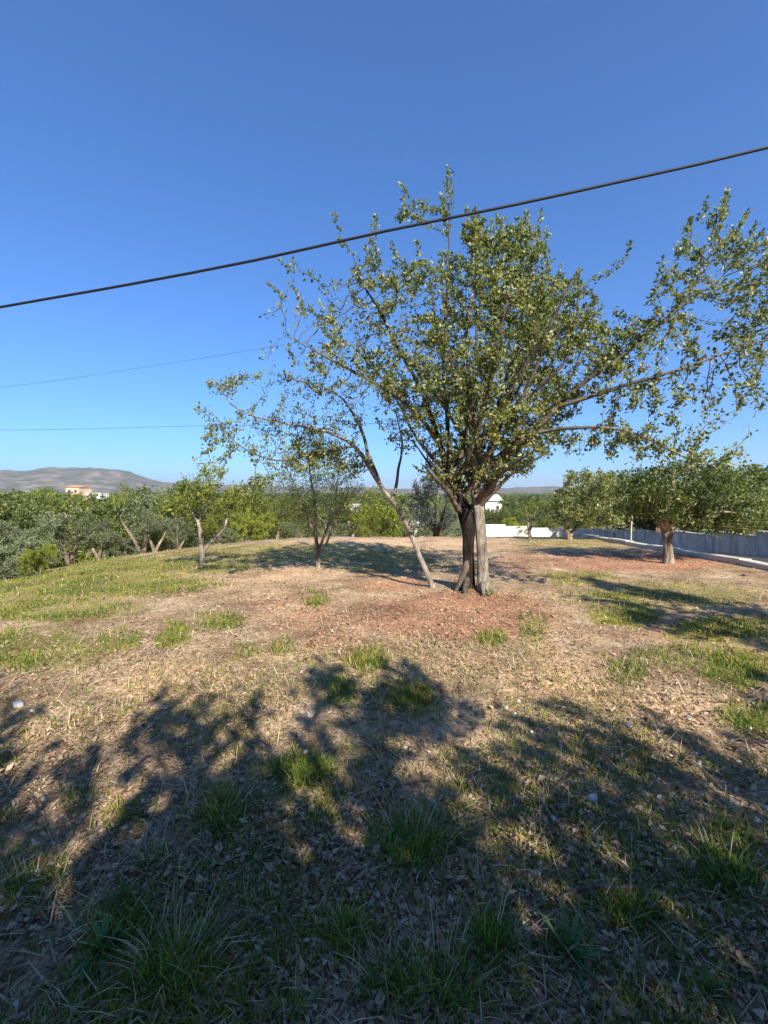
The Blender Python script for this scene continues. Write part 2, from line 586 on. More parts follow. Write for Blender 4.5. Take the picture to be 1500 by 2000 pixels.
def polar(n, r0, r1, power, a=50):
    """points in front of the camera, thinning out with distance"""
    u = rng.random(n)
    q = 1 - power
    r = (r0 ** q + u * (r1 ** q - r0 ** q)) ** (1 / q) if abs(q) > 1e-6 else r0 * (r1 / r0) ** u
    t = np.radians(rng.uniform(-a, a, n))
    return r * np.sin(t), r * np.cos(t)


M_grass = island_mat('green_grass', [(0, (.07, .11, .018)), (.4, (.14, .19, .03)), (.8, (.24, .27, .05)), (1, (.44, .38, .14))], .6, .4, .15, (.9, (.75, .9, .9), (1.4, 1.15, .85)))
M_tuft = island_mat('fresh_grass', [(0, (.05, .10, .015)), (.45, (.11, .20, .03)), (.85, (.20, .29, .05)), (1, (.40, .36, .13))], .6, .4, .15)
M_straw = island_mat('dry_straw', [(0, (.17, .115, .06)), (.5, (.38, .28, .16)), (1, (.62, .49, .31))], .85, .1, .05)
M_litter = island_mat('dead_leaf', [(0, (.11, .065, .038)), (.3, (.26, .165, .10)), (.6, (.41, .285, .18)), (.85, (.47, .34, .215)), (1, (.53, .42, .30))], .85, .08, .06)
M_stone = island_mat('limestone', [(0, (.30, .25, .20)), (.6, (.48, .43, .37)), (1, (.72, .68, .62))], .9, 0, .2)
M_stick = island_mat('dead_wood', [(0, (.16, .12, .085)), (.5, (.30, .24, .18)), (1, (.52, .46, .38))], .9, 0, .15)
M_weed = island_mat('weed_leaf', [(0, (.05, .11, .04)), (.5, (.09, .17, .06)), (1, (.14, .24, .09))], .45, .3, .4)

# short green blades where the cover mask is green
X, Y = polar(620000, .75, 24, 1.35)
Z = terrain(X, Y)
g, rr_, s = cover(X, Y, Z)
keep = rng.random(len(X)) < np.clip(g * 1.1 - .12, 0.02 + .15 * sstep(5.5, 3, np.hypot(X, Y)), 1) * sstep(9.2, 8.4, X) * (.12 + .95 * sstep(.36, .62, fbm(X * 1.7, Y * 1.7, 151, 4)))
X, Y, Z, g = X[keep], Y[keep], Z[keep], g[keep]
r = np.hypot(X, Y)
n = len(X)
H = rng.uniform(.03, .085, n) * (1 + .4 * g)
V, Fc = blades(np.stack([X, Y, Z - .008], 1), H, rng.uniform(0, 6.28, n), rng.uniform(.1, .8, n), rng.uniform(.003, .006, n) * (1 + r * .16), rng.uniform(.1, .9, n))
tag(link('grass', mesh_np('grass', V, Fc, M_grass)), 'short green grass scattered in patches over the dry field', 'grass', None, 'stuff')
print('grass blades', n)

# dry standing and lying straw
X, Y = polar(170000, .75, 22, 1.6)
Z = terrain(X, Y)
g, rr_, s = cover(X, Y, Z)
keep = rng.random(len(X)) < np.clip(.3 + .5 * s + .4 * g - .2 * rr_, 0.1, 1) * sstep(9.2, 8.4, X) * (.28 + .72 * sstep(1.5, 4, np.hypot(X, Y))) * (.3 + .9 * sstep(.38, .6, fbm(X * 1.3, Y * 1.3, 171, 3)))
X, Y, Z = X[keep], Y[keep], Z[keep]
r = np.hypot(X, Y)
n = len(X)
V, Fc = blades(np.stack([X, Y, Z + .003], 1), rng.uniform(.03, .16, n) * (1 + .03 * r), rng.uniform(0, 6.28, n), np.clip(rng.normal(1.12, .18, n), .15, 1.27), rng.uniform(.002, .0042, n) * (1 + r * .2), rng.uniform(-.1, .4, n))
tag(link('straw', mesh_np('straw', V, Fc, M_straw)), 'pale dry straw lying over the soil', 'straw', None, 'stuff')

# dead leaf litter
X, Y = polar(300000, .75, 16, 1.6)
Z = terrain(X, Y)
g, rr_, s = cover(X, Y, Z)
keep = rng.random(len(X)) < np.clip(.42 + .7 * rr_ - .3 * g, .1, 1) * sstep(9.2, 8.4, X) * (.2 + .95 * sstep(.36, .6, fbm(X * 2.1, Y * 2.1, 191, 4)))
X, Y, Z = X[keep], Y[keep], Z[keep]
r = np.hypot(X, Y)
n = len(X)
yaw = rng.uniform(0, 6.28, n)
tl = rng.normal(0, .3, n)
D = np.stack([np.cos(yaw) * np.cos(tl), np.sin(yaw) * np.cos(tl), np.sin(tl)], 1)
N = unit(np.stack([rng.normal(0, .4, n), rng.normal(0, .4, n), np.ones(n)], 1))
L = np.clip(rng.lognormal(-3.95, .45, n), .007, .05) * (1 + r * .05)
V, Fc = leaf_mesh(np.stack([X, Y, Z + .004 + rng.uniform(0, .012, n)], 1), D, N, L, L * rng.uniform(.25, .7, n), .3, False)
tag(link('leaf_litter', mesh_np('leaf_litter', V, Fc, M_litter)), 'brown dead leaves and chips littering the ground', 'leaf litter', None, 'stuff')


def stone_mesh(rad_, seed, flat=.6):
    rs = np.random.default_rng(seed)
    t = (1 + 5 ** .5) / 2
    v = unit(np.array([(-1, t, 0), (1, t, 0), (-1, -t, 0), (1, -t, 0), (0, -1, t), (0, 1, t), (0, -1, -t), (0, 1, -t), (t, 0, -1), (t, 0, 1), (-t, 0, -1), (-t, 0, 1)], float))
    f = np.array([(0, 11, 5), (0, 5, 1), (0, 1, 7), (0, 7, 10), (0, 10, 11), (1, 5, 9), (5, 11, 4), (11, 10, 2), (10, 7, 6), (7, 1, 8), (3, 9, 4), (3, 4, 2), (3, 2, 6), (3, 6, 8), (3, 8, 9), (4, 9, 5), (2, 4, 11), (6, 2, 10), (8, 6, 7), (9, 8, 1)])
    v = v * rs.uniform(.7, 1.25, (12, 1)) * np.array([rs.uniform(.8, 1.3), rs.uniform(.6, 1.0), flat]) * rad_
    return v, f


# gravel
X, Y = polar(2800, .8, 12, 1.4)
sel = rng.random(len(X)) < np.clip(.25 + .9 * sstep(.45, .6, fbm(X * .7, Y * .7, 131, 3)) + .35 * (X > .6) * (Y < 4), 0, 1)
X, Y = X[sel], Y[sel]
Z = terrain(X, Y)
SV, SF = stone_mesh(1.0, 3, .6)
n = len(X)
sz = np.clip(rng.lognormal(-4.75, .45, n), .004, .022)
yaw = rng.uniform(0, 6.28, n)
cyw, syw = np.cos(yaw)[:, None], np.sin(yaw)[:, None]
jit = rng.uniform(.75, 1.25, (n, 12, 1))
VV = SV[None] * jit * sz[:, None, None]
V = np.stack([X[:, None] + VV[..., 0] * cyw - VV[..., 1] * syw, Y[:, None] + VV[..., 0] * syw + VV[..., 1] * cyw, Z[:, None] + VV[..., 2] + sz[:, None] * .2], 2).reshape(-1, 3)
Fc = (SF[None] + np.arange(n)[:, None, None] * 12).reshape(-1, 3)
tag(link('gravel', mesh_np('gravel', V, [Fc], M_stone)), 'small pale pebbles strewn through the litter', 'gravel', None, 'stuff')


# ------------------------------------------------------------------ tubes and trees
def tube_chain(pts, rads, sides, Vs, Fs, cap=True, rough=0.0, seed=0):
    """append one tapering tube through pts to the lists Vs (arrays) and Fs"""
    pts = np.asarray(pts, float)
    k = len(pts)
    T = np.gradient(pts, axis=0)
    T = unit(T)
    ref = np.array([0.31, 0.93, 0.12])
    A = np.cross(T, ref)
    A = unit(A)
    B = np.cross(T, A)
    th = np.arange(sides) / sides * 2 * math.pi
    R = np.asarray(rads)[:, None] * np.ones(sides)[None]
    if rough:
        dist = np.concatenate([[0], np.cumsum(np.linalg.norm(np.diff(pts, axis=0), axis=1))])
        R = R * (1 + rough * (fbm(th[None] * 1.9 + 0 * R + 3 * np.sin(th)[None], dist[:, None] * 2.2 + 0 * R, seed, 3) - .5) * 2
                 + rough * .5 * np.sin(th * 3 + seed + dist[:, None] * 1.1))
    ring = pts[:, None] + (A[:, None] * np.cos(th)[None, :, None] + B[:, None] * np.sin(th)[None, :, None]) * R[..., None]
    off = sum(len(v) for v in Vs)
    Vs.append(ring.reshape(-1, 3))
    a = (np.arange(k - 1)[:, None] * sides + np.arange(sides)[None]).ravel()
    bb = (np.arange(k - 1)[:, None] * sides + (np.arange(sides)[None] + 1) % sides).ravel()
    Fs.append(np.stack([a, bb, bb + sides, a + sides], 1) + off)
    return Vs, Fs


def spline(ctrl, step):
    """Catmull-Rom through control points, sampled about every step metres"""
    c = np.asarray(ctrl, float)
    c = np.vstack([2 * c[0] - c[1], c, 2 * c[-1] - c[-2]])
    out = [c[1]]
    for i in range(1, len(c) - 2):
        p0, p1, p2, p3 = c[i - 1:i + 3]
        n = max(1, int(np.linalg.norm(p2[:3] - p1[:3]) / step))
        for j in range(1, n + 1):
            t = j / n
            out.append(.5 * ((2 * p1) + (-p0 + p2) * t + (2 * p0 - 5 * p1 + 4 * p2 - p3) * t * t + (-p0 + 3 * p1 - 3 * p2 + p3) * t ** 3))
    return np.array(out)


def colonize(pos, par, A, step, kill, rs, up=.12, maxit=140, infl=1e9, jit=.25):
    pos, par = list(map(np.array, pos)), list(par)
    Pn = np.array(pos)
    nd = np.full(len(A), 1e9)
    ni = np.zeros(len(A), int)
    for s0 in range(0, len(Pn), 64):
        d = np.linalg.norm(A[:, None] - Pn[None, s0:s0 + 64], axis=2)
        j = d.argmin(1)
        dm = d[np.arange(len(A)), j]
        b = dm < nd
        nd[b], ni[b] = dm[b], j[b] + s0
    alive = nd > kill
    kids = np.zeros(len(Pn) + 200000, int)
    for it in range(maxit):
        sel = np.nonzero(alive & (nd < infl))[0]
        if not len(sel):
            break
        Pn = np.array(pos) if it == 0 else np.vstack([Pn, new])
        acc = np.zeros_like(Pn)
        np.add.at(acc, ni[sel], unit(A[sel] - Pn[ni[sel]]))
        gr = np.unique(ni[sel])
        gr = gr[kids[gr] < 3]
        if not len(gr):
            break
        d = unit(unit(acc[gr]) + rs.normal(0, jit, (len(gr), 3)) + np.array([0, 0, up]))
        new = Pn[gr] + d * step
        kids[gr] += 1
        base_i = len(Pn)
        par.extend(gr.tolist())
        for s0 in range(0, len(new), 128):
            dd = np.linalg.norm(A[sel][:, None] - new[None, s0:s0 + 128], axis=2)
            j = dd.argmin(1)
            dm = dd[np.arange(len(sel)), j]
            b = dm < nd[sel]
            nd[sel[b]], ni[sel[b]] = dm[b], j[b] + s0 + base_i
        alive &= nd > kill
    else:
        Pn = np.vstack([Pn, new])
    if len(Pn) < len(par):
        Pn = np.vstack([Pn, new])
    return Pn, np.array(par)


def radii(par, r0, e):
    n = len(par)
    s = np.zeros(n)
    for i in range(n - 1, -1, -1):
        if s[i] == 0:
            s[i] = r0 ** e
        if par[i] >= 0:
            s[par[i]] += s[i]
    return s ** (1 / e)


def chains(Pn, par, R):
    n = len(Pn)
    ch = [[] for _ in range(n)]
    for i, p in enumerate(par):
        if p >= 0:
            ch[p].append(i)
    starts = [(i, None) for i in range(n) if par[i] < 0]
    out = []
    while starts:
        i, p = starts.pop()
        c = [] if p is None else [p]
        while True:
            c.append(i)
            k = ch[i]
            if not k:
                break
            k = sorted(k, key=lambda q: -R[q])
            starts += [(q, i) for q in k[1:]]
            i = k[0]
        out.append(c)
    return out


def chain_meshes(Pn, par, R, cls, rough=.0):
    """tubes for every chain, sorted into classes by cls(chain, radius) -> key"""
    S = Pn.copy()
    res = {}
    for q, c in enumerate(chains(Pn, par, R)):
        pts, rd = S[c].copy(), R[c].copy()
        if len(c) > 1 and par[c[1]] == c[0] and par[c[0]] >= 0 or len(c) > 2:
            rd[0] = min(rd[0], rd[1] * 1.15) if par[c[0]] >= 0 else rd[0]
        if len(pts) > 3:
            pts[1:-1] = .5 * pts[1:-1] + .25 * (pts[:-2] + pts[2:])
        if len(pts) < 2:
            continue
        rm = rd.max()
        rd[-1] *= .5
        sides = 16 if rm > .09 else 8 if rm > .035 else 5 if rm > .012 else 3
        key = cls(c, rm)
        Vs, Fs = res.setdefault(key, ([], []))
        tube_chain(pts, rd, sides, Vs, Fs, rough=rough if rm > .05 else 0, seed=q)
    return res


def leaves_on(Pn, par, R, rmax, per, L0, L1, rs, wr=.55, spread=.05, droop=0.0, rich=True, up=.35, keep=None, clump=False, core=None):
    idx = np.nonzero(R < rmax)[0]
    if keep is not None:
        idx = idx[keep[idx]]
    lam = np.full(len(idx), float(per))
    if core is not None:
        dx_ = Pn[idx][:, 0] - core[0]
        lam *= 1 - np.where(dx_ > 0, .52, .5) * sstep(core[1], core[1] + 1.2, np.abs(dx_))
    if clump:      # leafy sprays and thin gaps
        q = Pn[idx]
        lam *= .3 + 1.45 * sstep(.36, .62, fbm(q[:, 0] * 1.9 + q[:, 1] * .9, q[:, 2] * 1.9 - q[:, 1] * 1.1, 7, 3))
    idx = np.repeat(idx, rs.poisson(lam))
    n = len(idx)
    p = np.maximum(par[idx], 0)
    ax = unit(Pn[idx] - Pn[p] + 1e-6)
    t = rs.random((n, 1))
    C = Pn[idx] * t + Pn[p] * (1 - t) + rs.normal(0, spread, (n, 3))
    D = unit(rs.normal(0, 1, (n, 3)) * .85 + ax * .7 + np.array([0, 0, up - droop]))
    N = unit(rs.normal(0, .55, (n, 3)) + np.array([.12, -.2, .8]))
    L = rs.uniform(L0, L1, n)
    return leaf_mesh(C, D, N, L, L * rs.uniform(wr * .8, wr * 1.2, n), .22, rich)


def shoots(Pn, par, R, rs, n, c, step):
    """leafy upright shoots at the outside of the crown: bottle-brush tips of oval leaves"""
    tips = np.setdiff1d(np.arange(len(Pn)), par)
    mid = Pn[tips].mean(0)
    d = Pn[tips] - mid
    sc_ = np.linalg.norm(d / [2.2, 1.4, 1.5], axis=1) + .25 * d[:, 2]
    pick = tips[np.argsort(-(sc_ + rs.normal(0, .5, len(tips))))[:n]]
    C, D = [], []
    for p in pick:
        a = unit(Pn[p] - mid) * .55 + np.array([0, 0, .9]) + rs.normal(0, .2, 3)
        a = a / np.linalg.norm(a)
        L = rs.uniform(.12, .34)
        for k in range(int(L * 120)):
            t = rs.random() ** .8
            C.append(Pn[p] + a * L * t + rs.normal(0, .012, 3))
            D.append(a * .8 + rs.normal(0, .75, 3))
    C, D = np.array(C), np.array(D)
    N = unit(rs.normal(0, .6, C.shape) + [.1, -.2, .8])
    L = rs.uniform(.035, .075, len(C))
    return leaf_mesh(C, D, N, L, L * .55, .22, True)


def blob_pts(rs, blobs, Y0, shell=.55):
    """attraction points: photo-pixel ellipses with their own depth range (Y offset, half depth)"""
    out = []
    for (x, y, rx, ry, n, dy, hd) in blobs:
        v = unit(rs.normal(0, 1, (n, 3))) * (rs.random((n, 1)) ** (1 / 2.3))
        for q in v:
            out.append(P(x + q[0] * rx, y + q[1] * ry, Y0 + dy + q[2] * hd))
    return np.array(out)


def build_tree(root, Pn, par, R, mats, leaf, nlimb=0, rough=.13, local=None):
    """meshes under root: trunk, each limb, twigs, crown"""
    o = np.array(root.location if local is None else local)
    rank = {}
    order = sorted(range(len(Pn)), key=lambda i: 0)
    state = {'n': 0}

    def cls(c, rm):
        if par[c[0]] < 0:
            return ('trunk', len([k for k in rank if k[0] == 'trunk']) if False else c[0])
        if rm > .042 and state['n'] < nlimb:
            state['n'] += 1
            return ('limb', state['n'])
        return ('twigs', 0)

    res = chain_meshes(Pn - o, par, R, cls, rough)
    for key, (Vs, Fs) in res.items():
        nm = key[0]
        mt = mats.get(key, mats[nm])
        q = link(nm, mesh_np(nm, np.vstack(Vs), Fs, mt, True), root)
        if nm == 'twigs':
            q.name = 'twigs'
    V, Fc = leaf
    q = link('crown', mesh_np('crown', V - o, Fc, mats['crown']), root)
    return root


def stems_to_nodes(stems, step, wob=0.0):
    """stems: list of (ctrl points with radius as 4th column, parent stem index or None). Returns nodes, parents, forced radii"""
    pos, par, frad, rng_idx = [], [], [], []
    for ctrl, ps in stems:
        s = spline(ctrl, step)
        k = np.arange(len(s))
        for ax_ in range(3):
            ph = (len(pos) * .37 + ax_ * 5.1)
            s[:, ax_] += wob * (np.sin(k * .55 + ph) * .5 + np.sin(k * .21 + ph * 2.3) + np.sin(k * 1.3 + ph) * .25) * np.minimum(1, k / 8) * (.5 if ax_ == 2 else 1)
        start = len(pos)
        if ps is None:
            prev = -1
        else:
            a, bnd = rng_idx[ps]
            d = np.linalg.norm(np.array(pos[a:bnd]) - s[0, :3], axis=1)
            prev = a + int(d.argmin())
            s = s[1:]
        for q in s:
            par.append(prev)
            prev = len(pos)
            pos.append(q[:3])
            frad.append(q[3])
        rng_idx.append((start, len(pos)))
    return pos, par, frad


# ---- the big carob in the middle of the field
rs = np.random.default_rng(21)
b0 = G(934, 1152)
YT = b0[1]


def S(*pts):
    return np.array([[*P(x, y, YT + dy), r_] for (x, y, dy, r_) in pts])


stems = [
    (S((947, 1172, 0, .20), (944, 1152, 0, .125), (941, 1120, 0, .092), (938, 1060, 0, .082), (936, 1005, .0, .085), (931, 968, .05, .085), (940, 920, .1, .06), (958, 872, .2, .048), (985, 800, .4, .036), (1010, 690, .5, .026), (1030, 560, .6, .014), (1028, 470, .7, .007)), None),
    (S((908, 1168, .2, .20), (911, 1146, .2, .14), (915, 1105, .17, .10), (918, 1060, .13, .095), (915, 1020, .11, .11), (905, 985, .1, .11), (884, 940, 0, .07), (858, 870, -.1, .046), (828, 780, -.3, .034), (785, 690, -.5, .024), (738, 600, -.6, .014), (700, 540, -.7, .007)), None),
    (S((932, 955, .05, 0.0765), (928, 880, -.1, 0.0553), (918, 790, -.2, 0.0425), (915, 680, -.2, 0.0306), (922, 560, -.1, 0.0170), (925, 440, 0, 0.0068)), 0),
    (S((936, 935, .1, 0.0723), (970, 895, -.1, 0.0595), (1030, 850, -.4, 0.0510), (1090, 795, -.6, 0.0408), (1160, 735, -.8, 0.0306), (1250, 665, -.9, 0.0221), (1340, 580, -1, 0.0136), (1400, 500, -1, 0.0068)), 0),
    (S((1090, 795, -.6, 0.0340), (1180, 765, -1.0, 0.0272), (1290, 735, -1.3, 0.0204), (1390, 700, -1.5, 0.0145), (1490, 660, -1.6, 0.0093), (1580, 600, -1.6, 0.0059)), 3),
    (S((1030, 850, -.4, 0.0340), (1120, 835, -.9, 0.0238), (1220, 840, -1.2, 0.0170), (1310, 880, -1.4, 0.0110), (1380, 920, -1.5, 0.0059)), 3),
    (S((880, 930, 0, 0.0510), (872, 830, .3, 0.0382), (868, 720, .4, 0.0272), (872, 580, .3, 0.0161), (877, 440, .2, 0.0085), (878, 345, .2, 0.0043)), 1),
    (S((858, 870, -.1, 0.0382), (815, 810, -.5, 0.0289), (750, 760, -.8, 0.0229), (690, 725, -1, 0.0170), (625, 690, -1.1, 0.0102), (560, 655, -1.1, 0.0059)), 1),
    (S((912, 1015, .13, 0.0680), (895, 950, .6, 0.0510), (900, 880, 1.0, 0.0425), (930, 790, 1.4, 0.0323), (960, 680, 1.7, 0.0204), (970, 580, 1.8, 0.0085)), 1),
    (S((935, 1000, .02, 0.0595), (965, 930, .5, 0.0467), (1020, 870, .9, 0.0382), (1080, 790, 1.2, 0.0289), (1130, 700, 1.3, 0.0170), (1150, 640, 1.3, 0.0085)), 0),
    (S((880, 930, 0, 0.0425), (838, 885, .4, 0.0298), (800, 830, .7, 0.0229), (760, 760, .9, 0.0170), (700, 690, 1.0, 0.0102)), 1),
    (S((1160, 735, -.8, 0.0255), (1220, 690, -.6, 0.0195), (1300, 620, -.5, 0.0145), (1390, 560, -.4, 0.0093), (1470, 480, -.4, 0.0051)), 3),
]
for (x0_, y0_, x1_, y1_, dd) in ((914, 1100, 884, 1165, .1), (945, 1135, 980, 1168, -.1), (940, 1130, 952, 1180, -.35), (910, 1130, 905, 1185, -.2)):   # roots
    stems.append((S((x0_, y0_, dd * .4 + .05, .06), ((x0_ + x1_) / 2, (y0_ + y1_) / 2 + 4, dd * .7, .05), (x1_, y1_ + 4, dd, .02)), 1 if x0_ < 930 else 0))
for k in range(9):    # low branches out of the fork
    sd = 1 if k % 2 else -1
    fx, fy = 915 + 14 * sd, rs.uniform(965, 1015)
    tx, ty, td = 925 + sd * rs.uniform(40, 150), rs.uniform(850, 925), rs.uniform(-1.3, 1.2)
    stems.append((S((fx, fy, .1, .05), (fx + (tx - fx) * .35, fy + (ty - fy) * .45, td * .4, .032), (fx + (tx - fx) * .7, fy + (ty - fy) * .75, td * .75, .018), (tx, ty, td, .008)), 0 if sd > 0 else 1))
for k in range(16):   # the many thinner branches that fan up out of the fork
    tx, ty, td = rs.uniform(760, 1160), rs.uniform(520, 720), rs.uniform(-1.6, 1.5)
    fx, fy = rs.uniform(890, 960), rs.uniform(900, 985)
    mx_, my_ = fx + (tx - fx) * rs.uniform(.25, .45), fy + (ty - fy) * .4
    stems.append((S((fx, fy, .08, .038), (mx_, my_, td * .45, .028), (fx + (tx - fx) * .75, fy + (ty - fy) * .72, td * .8, .02), (tx, ty, td, .008)), int(rs.integers(0, 2))))
pos, par, fr = stems_to_nodes(stems, .09, .022)
blobs = [  # x, y, rx, ry, count, depth offset, half depth
    (960, 650, 150, 160, 900, 0, 1.5), (1000, 530, 90, 90, 330, .3, 1.0), (930, 790, 175, 105, 760, 0, 1.5), (1060, 730, 110, 120, 480, .2, 1.4),
    (1000, 865, 130, 40, 220, .2, 1.3), (810, 745, 110, 100, 230, -.2, 1.2), (720, 650, 110, 95, 140, -.4, .9), (780, 560, 120, 70, 100, -.3, .9),
    (640, 620, 60, 60, 44, -.7, .5), (1040, 630, 90, 90, 260, .4, 1.0), (860, 620, 80, 120, 160, .1, 1.0), (925, 460, 26, 40, 80, 0, .3),
    (1190, 690, 90, 70, 110, -.6, .6), (1240, 760, 110, 60, 60, -.9, .6), (1330, 560, 70, 60, 40, -.9, .5), (1390, 470, 90, 50, 70, -.7, .5),
    (1460, 560, 60, 80, 50, -.9, .6), (1460, 680, 70, 50, 36, -1.4, .5), (1350, 700, 90, 50, 34, -1.2, .5), (1280, 830, 110, 50, 40, -1.2, .6),
    (1430, 800, 70, 60, 30, -1.4, .5), (1380, 900, 90, 30, 26, -1.4, .4), (1180, 860, 90, 40, 60, -.7, .6), (1540, 560, 60, 140, 70, -1.3, .6),
    (1010, 470, 60, 36, 70, .5, .4), (1120, 590, 50, 60, 50, .6, .5), (620, 730, 60, 40, 26, -1, .4), (870, 890, 60, 30, 70, .3, .9), (920, 905, 90, 34, 150, .2, 1.2), (850, 930, 40, 30, 40, .3, .8), (1000, 915, 60, 22, 60, .2, 1.0),
    (1440, 640, 70, 60, 60, -1.2, .5), (1470, 760, 50, 70, 50, -1.4, .5), (1370, 780, 90, 50, 60, -1.2, .5), (1300, 640, 80, 50, 60, -.8, .5), (800, 850, 60, 40, 50, .3, .8), (1240, 880, 90, 30, 40, -.9, .5), (905, 935, 75, 28, 130, .1, 1.0), (700, 760, 90, 50, 70, -.6, .7), (1170, 640, 60, 50, 50, -.2, .6), (790, 650, 80, 80, 70, -.2, .9),
    (665, 470, 10, 26, 5, -.6, .1), (790, 415, 14, 26, 14, -.2, .15), (878, 345, 8, 30, 12, .2, .08), (572, 530, 9, 20, 6, -.9, .1), (505, 615, 8, 10, 3, -1, .1),
    (522, 708, 8, 8, 3, -1, .1), (735, 440, 10, 16, 4, -.2, .1), (725, 520, 18, 30, 12, -.4, .2), (575, 600, 20, 24, 8, -.8, .2), (1215, 520, 5, 14, 3, -.5, .1), (1050, 440, 14, 12, 4, .5, .1)]
A = blob_pts(rs, [(x, y, rx, ry, n_, a_, b_) for (x, y, rx, ry, n_, a_, b_) in blobs], YT)
Pn, pr = colonize(pos, par, A, .075, .10, rs, .14, 160, jit=.3)
R = radii(pr, .0038, 2.35)
R[:len(fr)] = np.maximum(R[:len(fr)] * 0, np.array(fr))
R[len(fr):] = np.minimum(R[len(fr):], .03)
root = empty('carob_tree', b0, 'big twin-trunked carob tree with spreading green crown in mid field', 'tree')
dens = np.ones(len(Pn), bool)
leaf = leaves_on(Pn, pr, R, .0070, 11.5, .028, .074, rs, .56, .034, clump=True, core=(1.8, 1.2))
sh = shoots(Pn, pr, R, rs, 230, (930, YT), .085)
leaf = (np.vstack([leaf[0], sh[0]]), [np.vstack([leaf[1][0], sh[1][0] + len(leaf[0])])])
print('carob nodes', len(Pn), 'leaves', len(leaf[0]) // 6)
build_tree(root, Pn, pr, R, {'trunk': M_darkshadebark, ('trunk', 0): M_palebark, 'limb': M_brownbark, 'twigs': M_twig, 'crown': M_carob}, leaf, nlimb=30, rough=.24)

# ---- the leaning pale-stemmed tree at its left
rs = np.random.default_rng(5)
bl = G(845, 1146)
YL = bl[1]


def S(*pts):
    return np.array([[*P(x, y, YL + dy), r_] for (x, y, dy, r_) in pts])


stems = [(S((850, 1160, 0, .075), (842, 1140, 0, .056), (820, 1090, 0, .048), (800, 1040, 0, .044), (782, 1000, 0, .043), (768, 978, 0, .042), (742, 945, 0, .04), (718, 905, -.05, .042), (690, 870, -.1, .034), (640, 845, -.2, .026), (570, 830, -.3, .018), (500, 815, -.4, .012)), None),
         (S((742, 945, 0, .04), (722, 890, .2, .034), (705, 835, .3, .028), (670, 780, .4, .02), (620, 750, .4, .012)), 0),
         (S((690, 870, -.1, .028), (620, 885, -.4, .022), (540, 900, -.6, .015), (470, 870, -.7, .01), (410, 800, -.8, .006)), 0),
         (S((500, 815, -.4, .012), (450, 790, -.5, .009), (420, 745, -.6, .006)), 0),
         (S((768, 978, 0, .035), (780, 920, .3, .026), (785, 860, .4, .018), (770, 800, .4, .01)), 0)]
pos, par, fr = stems_to_nodes(stems, .08, .018)
blobs = [(425, 752, 22, 22, 8, -.6, .15), (465, 745, 16, 14, 6, -.5, .12), (395, 800, 16, 22, 8, -.8, .15), (415, 850, 34, 20, 10, -.8, .2), (470, 835, 30, 26, 10, -.6, .2), (540, 740, 40, 26, 16, .1, .3),
         (600, 760, 44, 34, 20, .3, .4), (560, 800, 50, 34, 24, -.2, .4), (500, 880, 40, 30, 18, -.5, .3), (590, 870, 90, 45, 90, -.3, .6), (650, 820, 70, 50, 70, .2, .5), (660, 900, 70, 40, 60, -.1, .5), (560, 920, 70, 28, 40, -.5, .4), (540, 850, 60, 40, 40, -.3, .4),
         (420, 900, 26, 16, 7, -.7, .15), (378, 905, 10, 10, 3, -.8, .1), (690, 770, 40, 30, 12, .4, .3), (780, 850, 30, 50, 14, .4, .3), (480, 960, 40, 20, 8, -.5, .2)]
A = blob_pts(rs, [(x, y, rx, ry, int(n_ * 1.9), a_, b_) for (x, y, rx, ry, n_, a_, b_) in blobs], YL)
Pn, pr = colonize(pos, par, A, .07, .09, rs, .1, 120, jit=.3)
R = radii(pr, .003, 2.35)
R[:len(fr)] = np.array(fr)
R[len(fr):] = np.minimum(R[len(fr):], .018)
root = empty('leaning_tree', bl, 'slender leaning tree with pale stem and sparse crown left of the big trunk', 'tree')
leaf = leaves_on(Pn, pr, R, .0055, 7.5, .042, .072, rs, .5, .035, clump=True)
build_tree(root, Pn, pr, R, {'trunk': M_leanbark, 'limb': M_bark, 'twigs': M_twig, 'crown': M_sage}, leaf, nlimb=5, rough=.1)

# ---- field trees given by photo pixels


def px_tree(name, label, bx, by, stem_list, blobs, leafmat, barkmat, seed, step=.09, kill=.13, per=4.0, L=(.04, .07), wr=.45, rmax=.0055, droop=0, rich=False, r0=.003, group=None, Y=None, twig=None, cat='tree'):
    rs = np.random.default_rng(seed)
    bb = G(bx, by) if Y is None else None
    y0 = bb[1] if Y is None else Y
    if Y is not None:
        q = P(bx, by, Y)
        bb = np.array([q[0], Y, tz(q[0], Y)])
    st = []
    for ctrl, ps in stem_list:
        st.append((np.array([[*P(x, y, y0 + dy), r_] for (x, y, dy, r_) in ctrl]), ps))
    st[0][0][0, :3] = bb - np.array([0, 0, .08])
    pos, par, fr = stems_to_nodes(st, step, step * .22)
    A = blob_pts(rs, [(x, y, rx, ry, int(n_ * 2.2), a_, b_) for (x, y, rx, ry, n_, a_, b_) in blobs], y0)
    Pn, pr = colonize(pos, par, A, step, kill, rs, .1, 120, jit=.3)
    R = radii(pr, r0, 2.35)
    R[:len(fr)] = np.array(fr)
    R[len(fr):] = np.minimum(R[len(fr):], max(fr) * .35)
    root = empty(name, bb, label, cat, group)
    leaf = leaves_on(Pn, pr, R, rmax, per * 2.0, L[0], L[1], rs, wr, .06, droop, rich)
    build_tree(root, Pn, pr, R, {'trunk': barkmat, 'limb': barkmat, 'twigs': twig or M_twig, 'crown': leafmat}, leaf, nlimb=4, rough=.2)
    return root


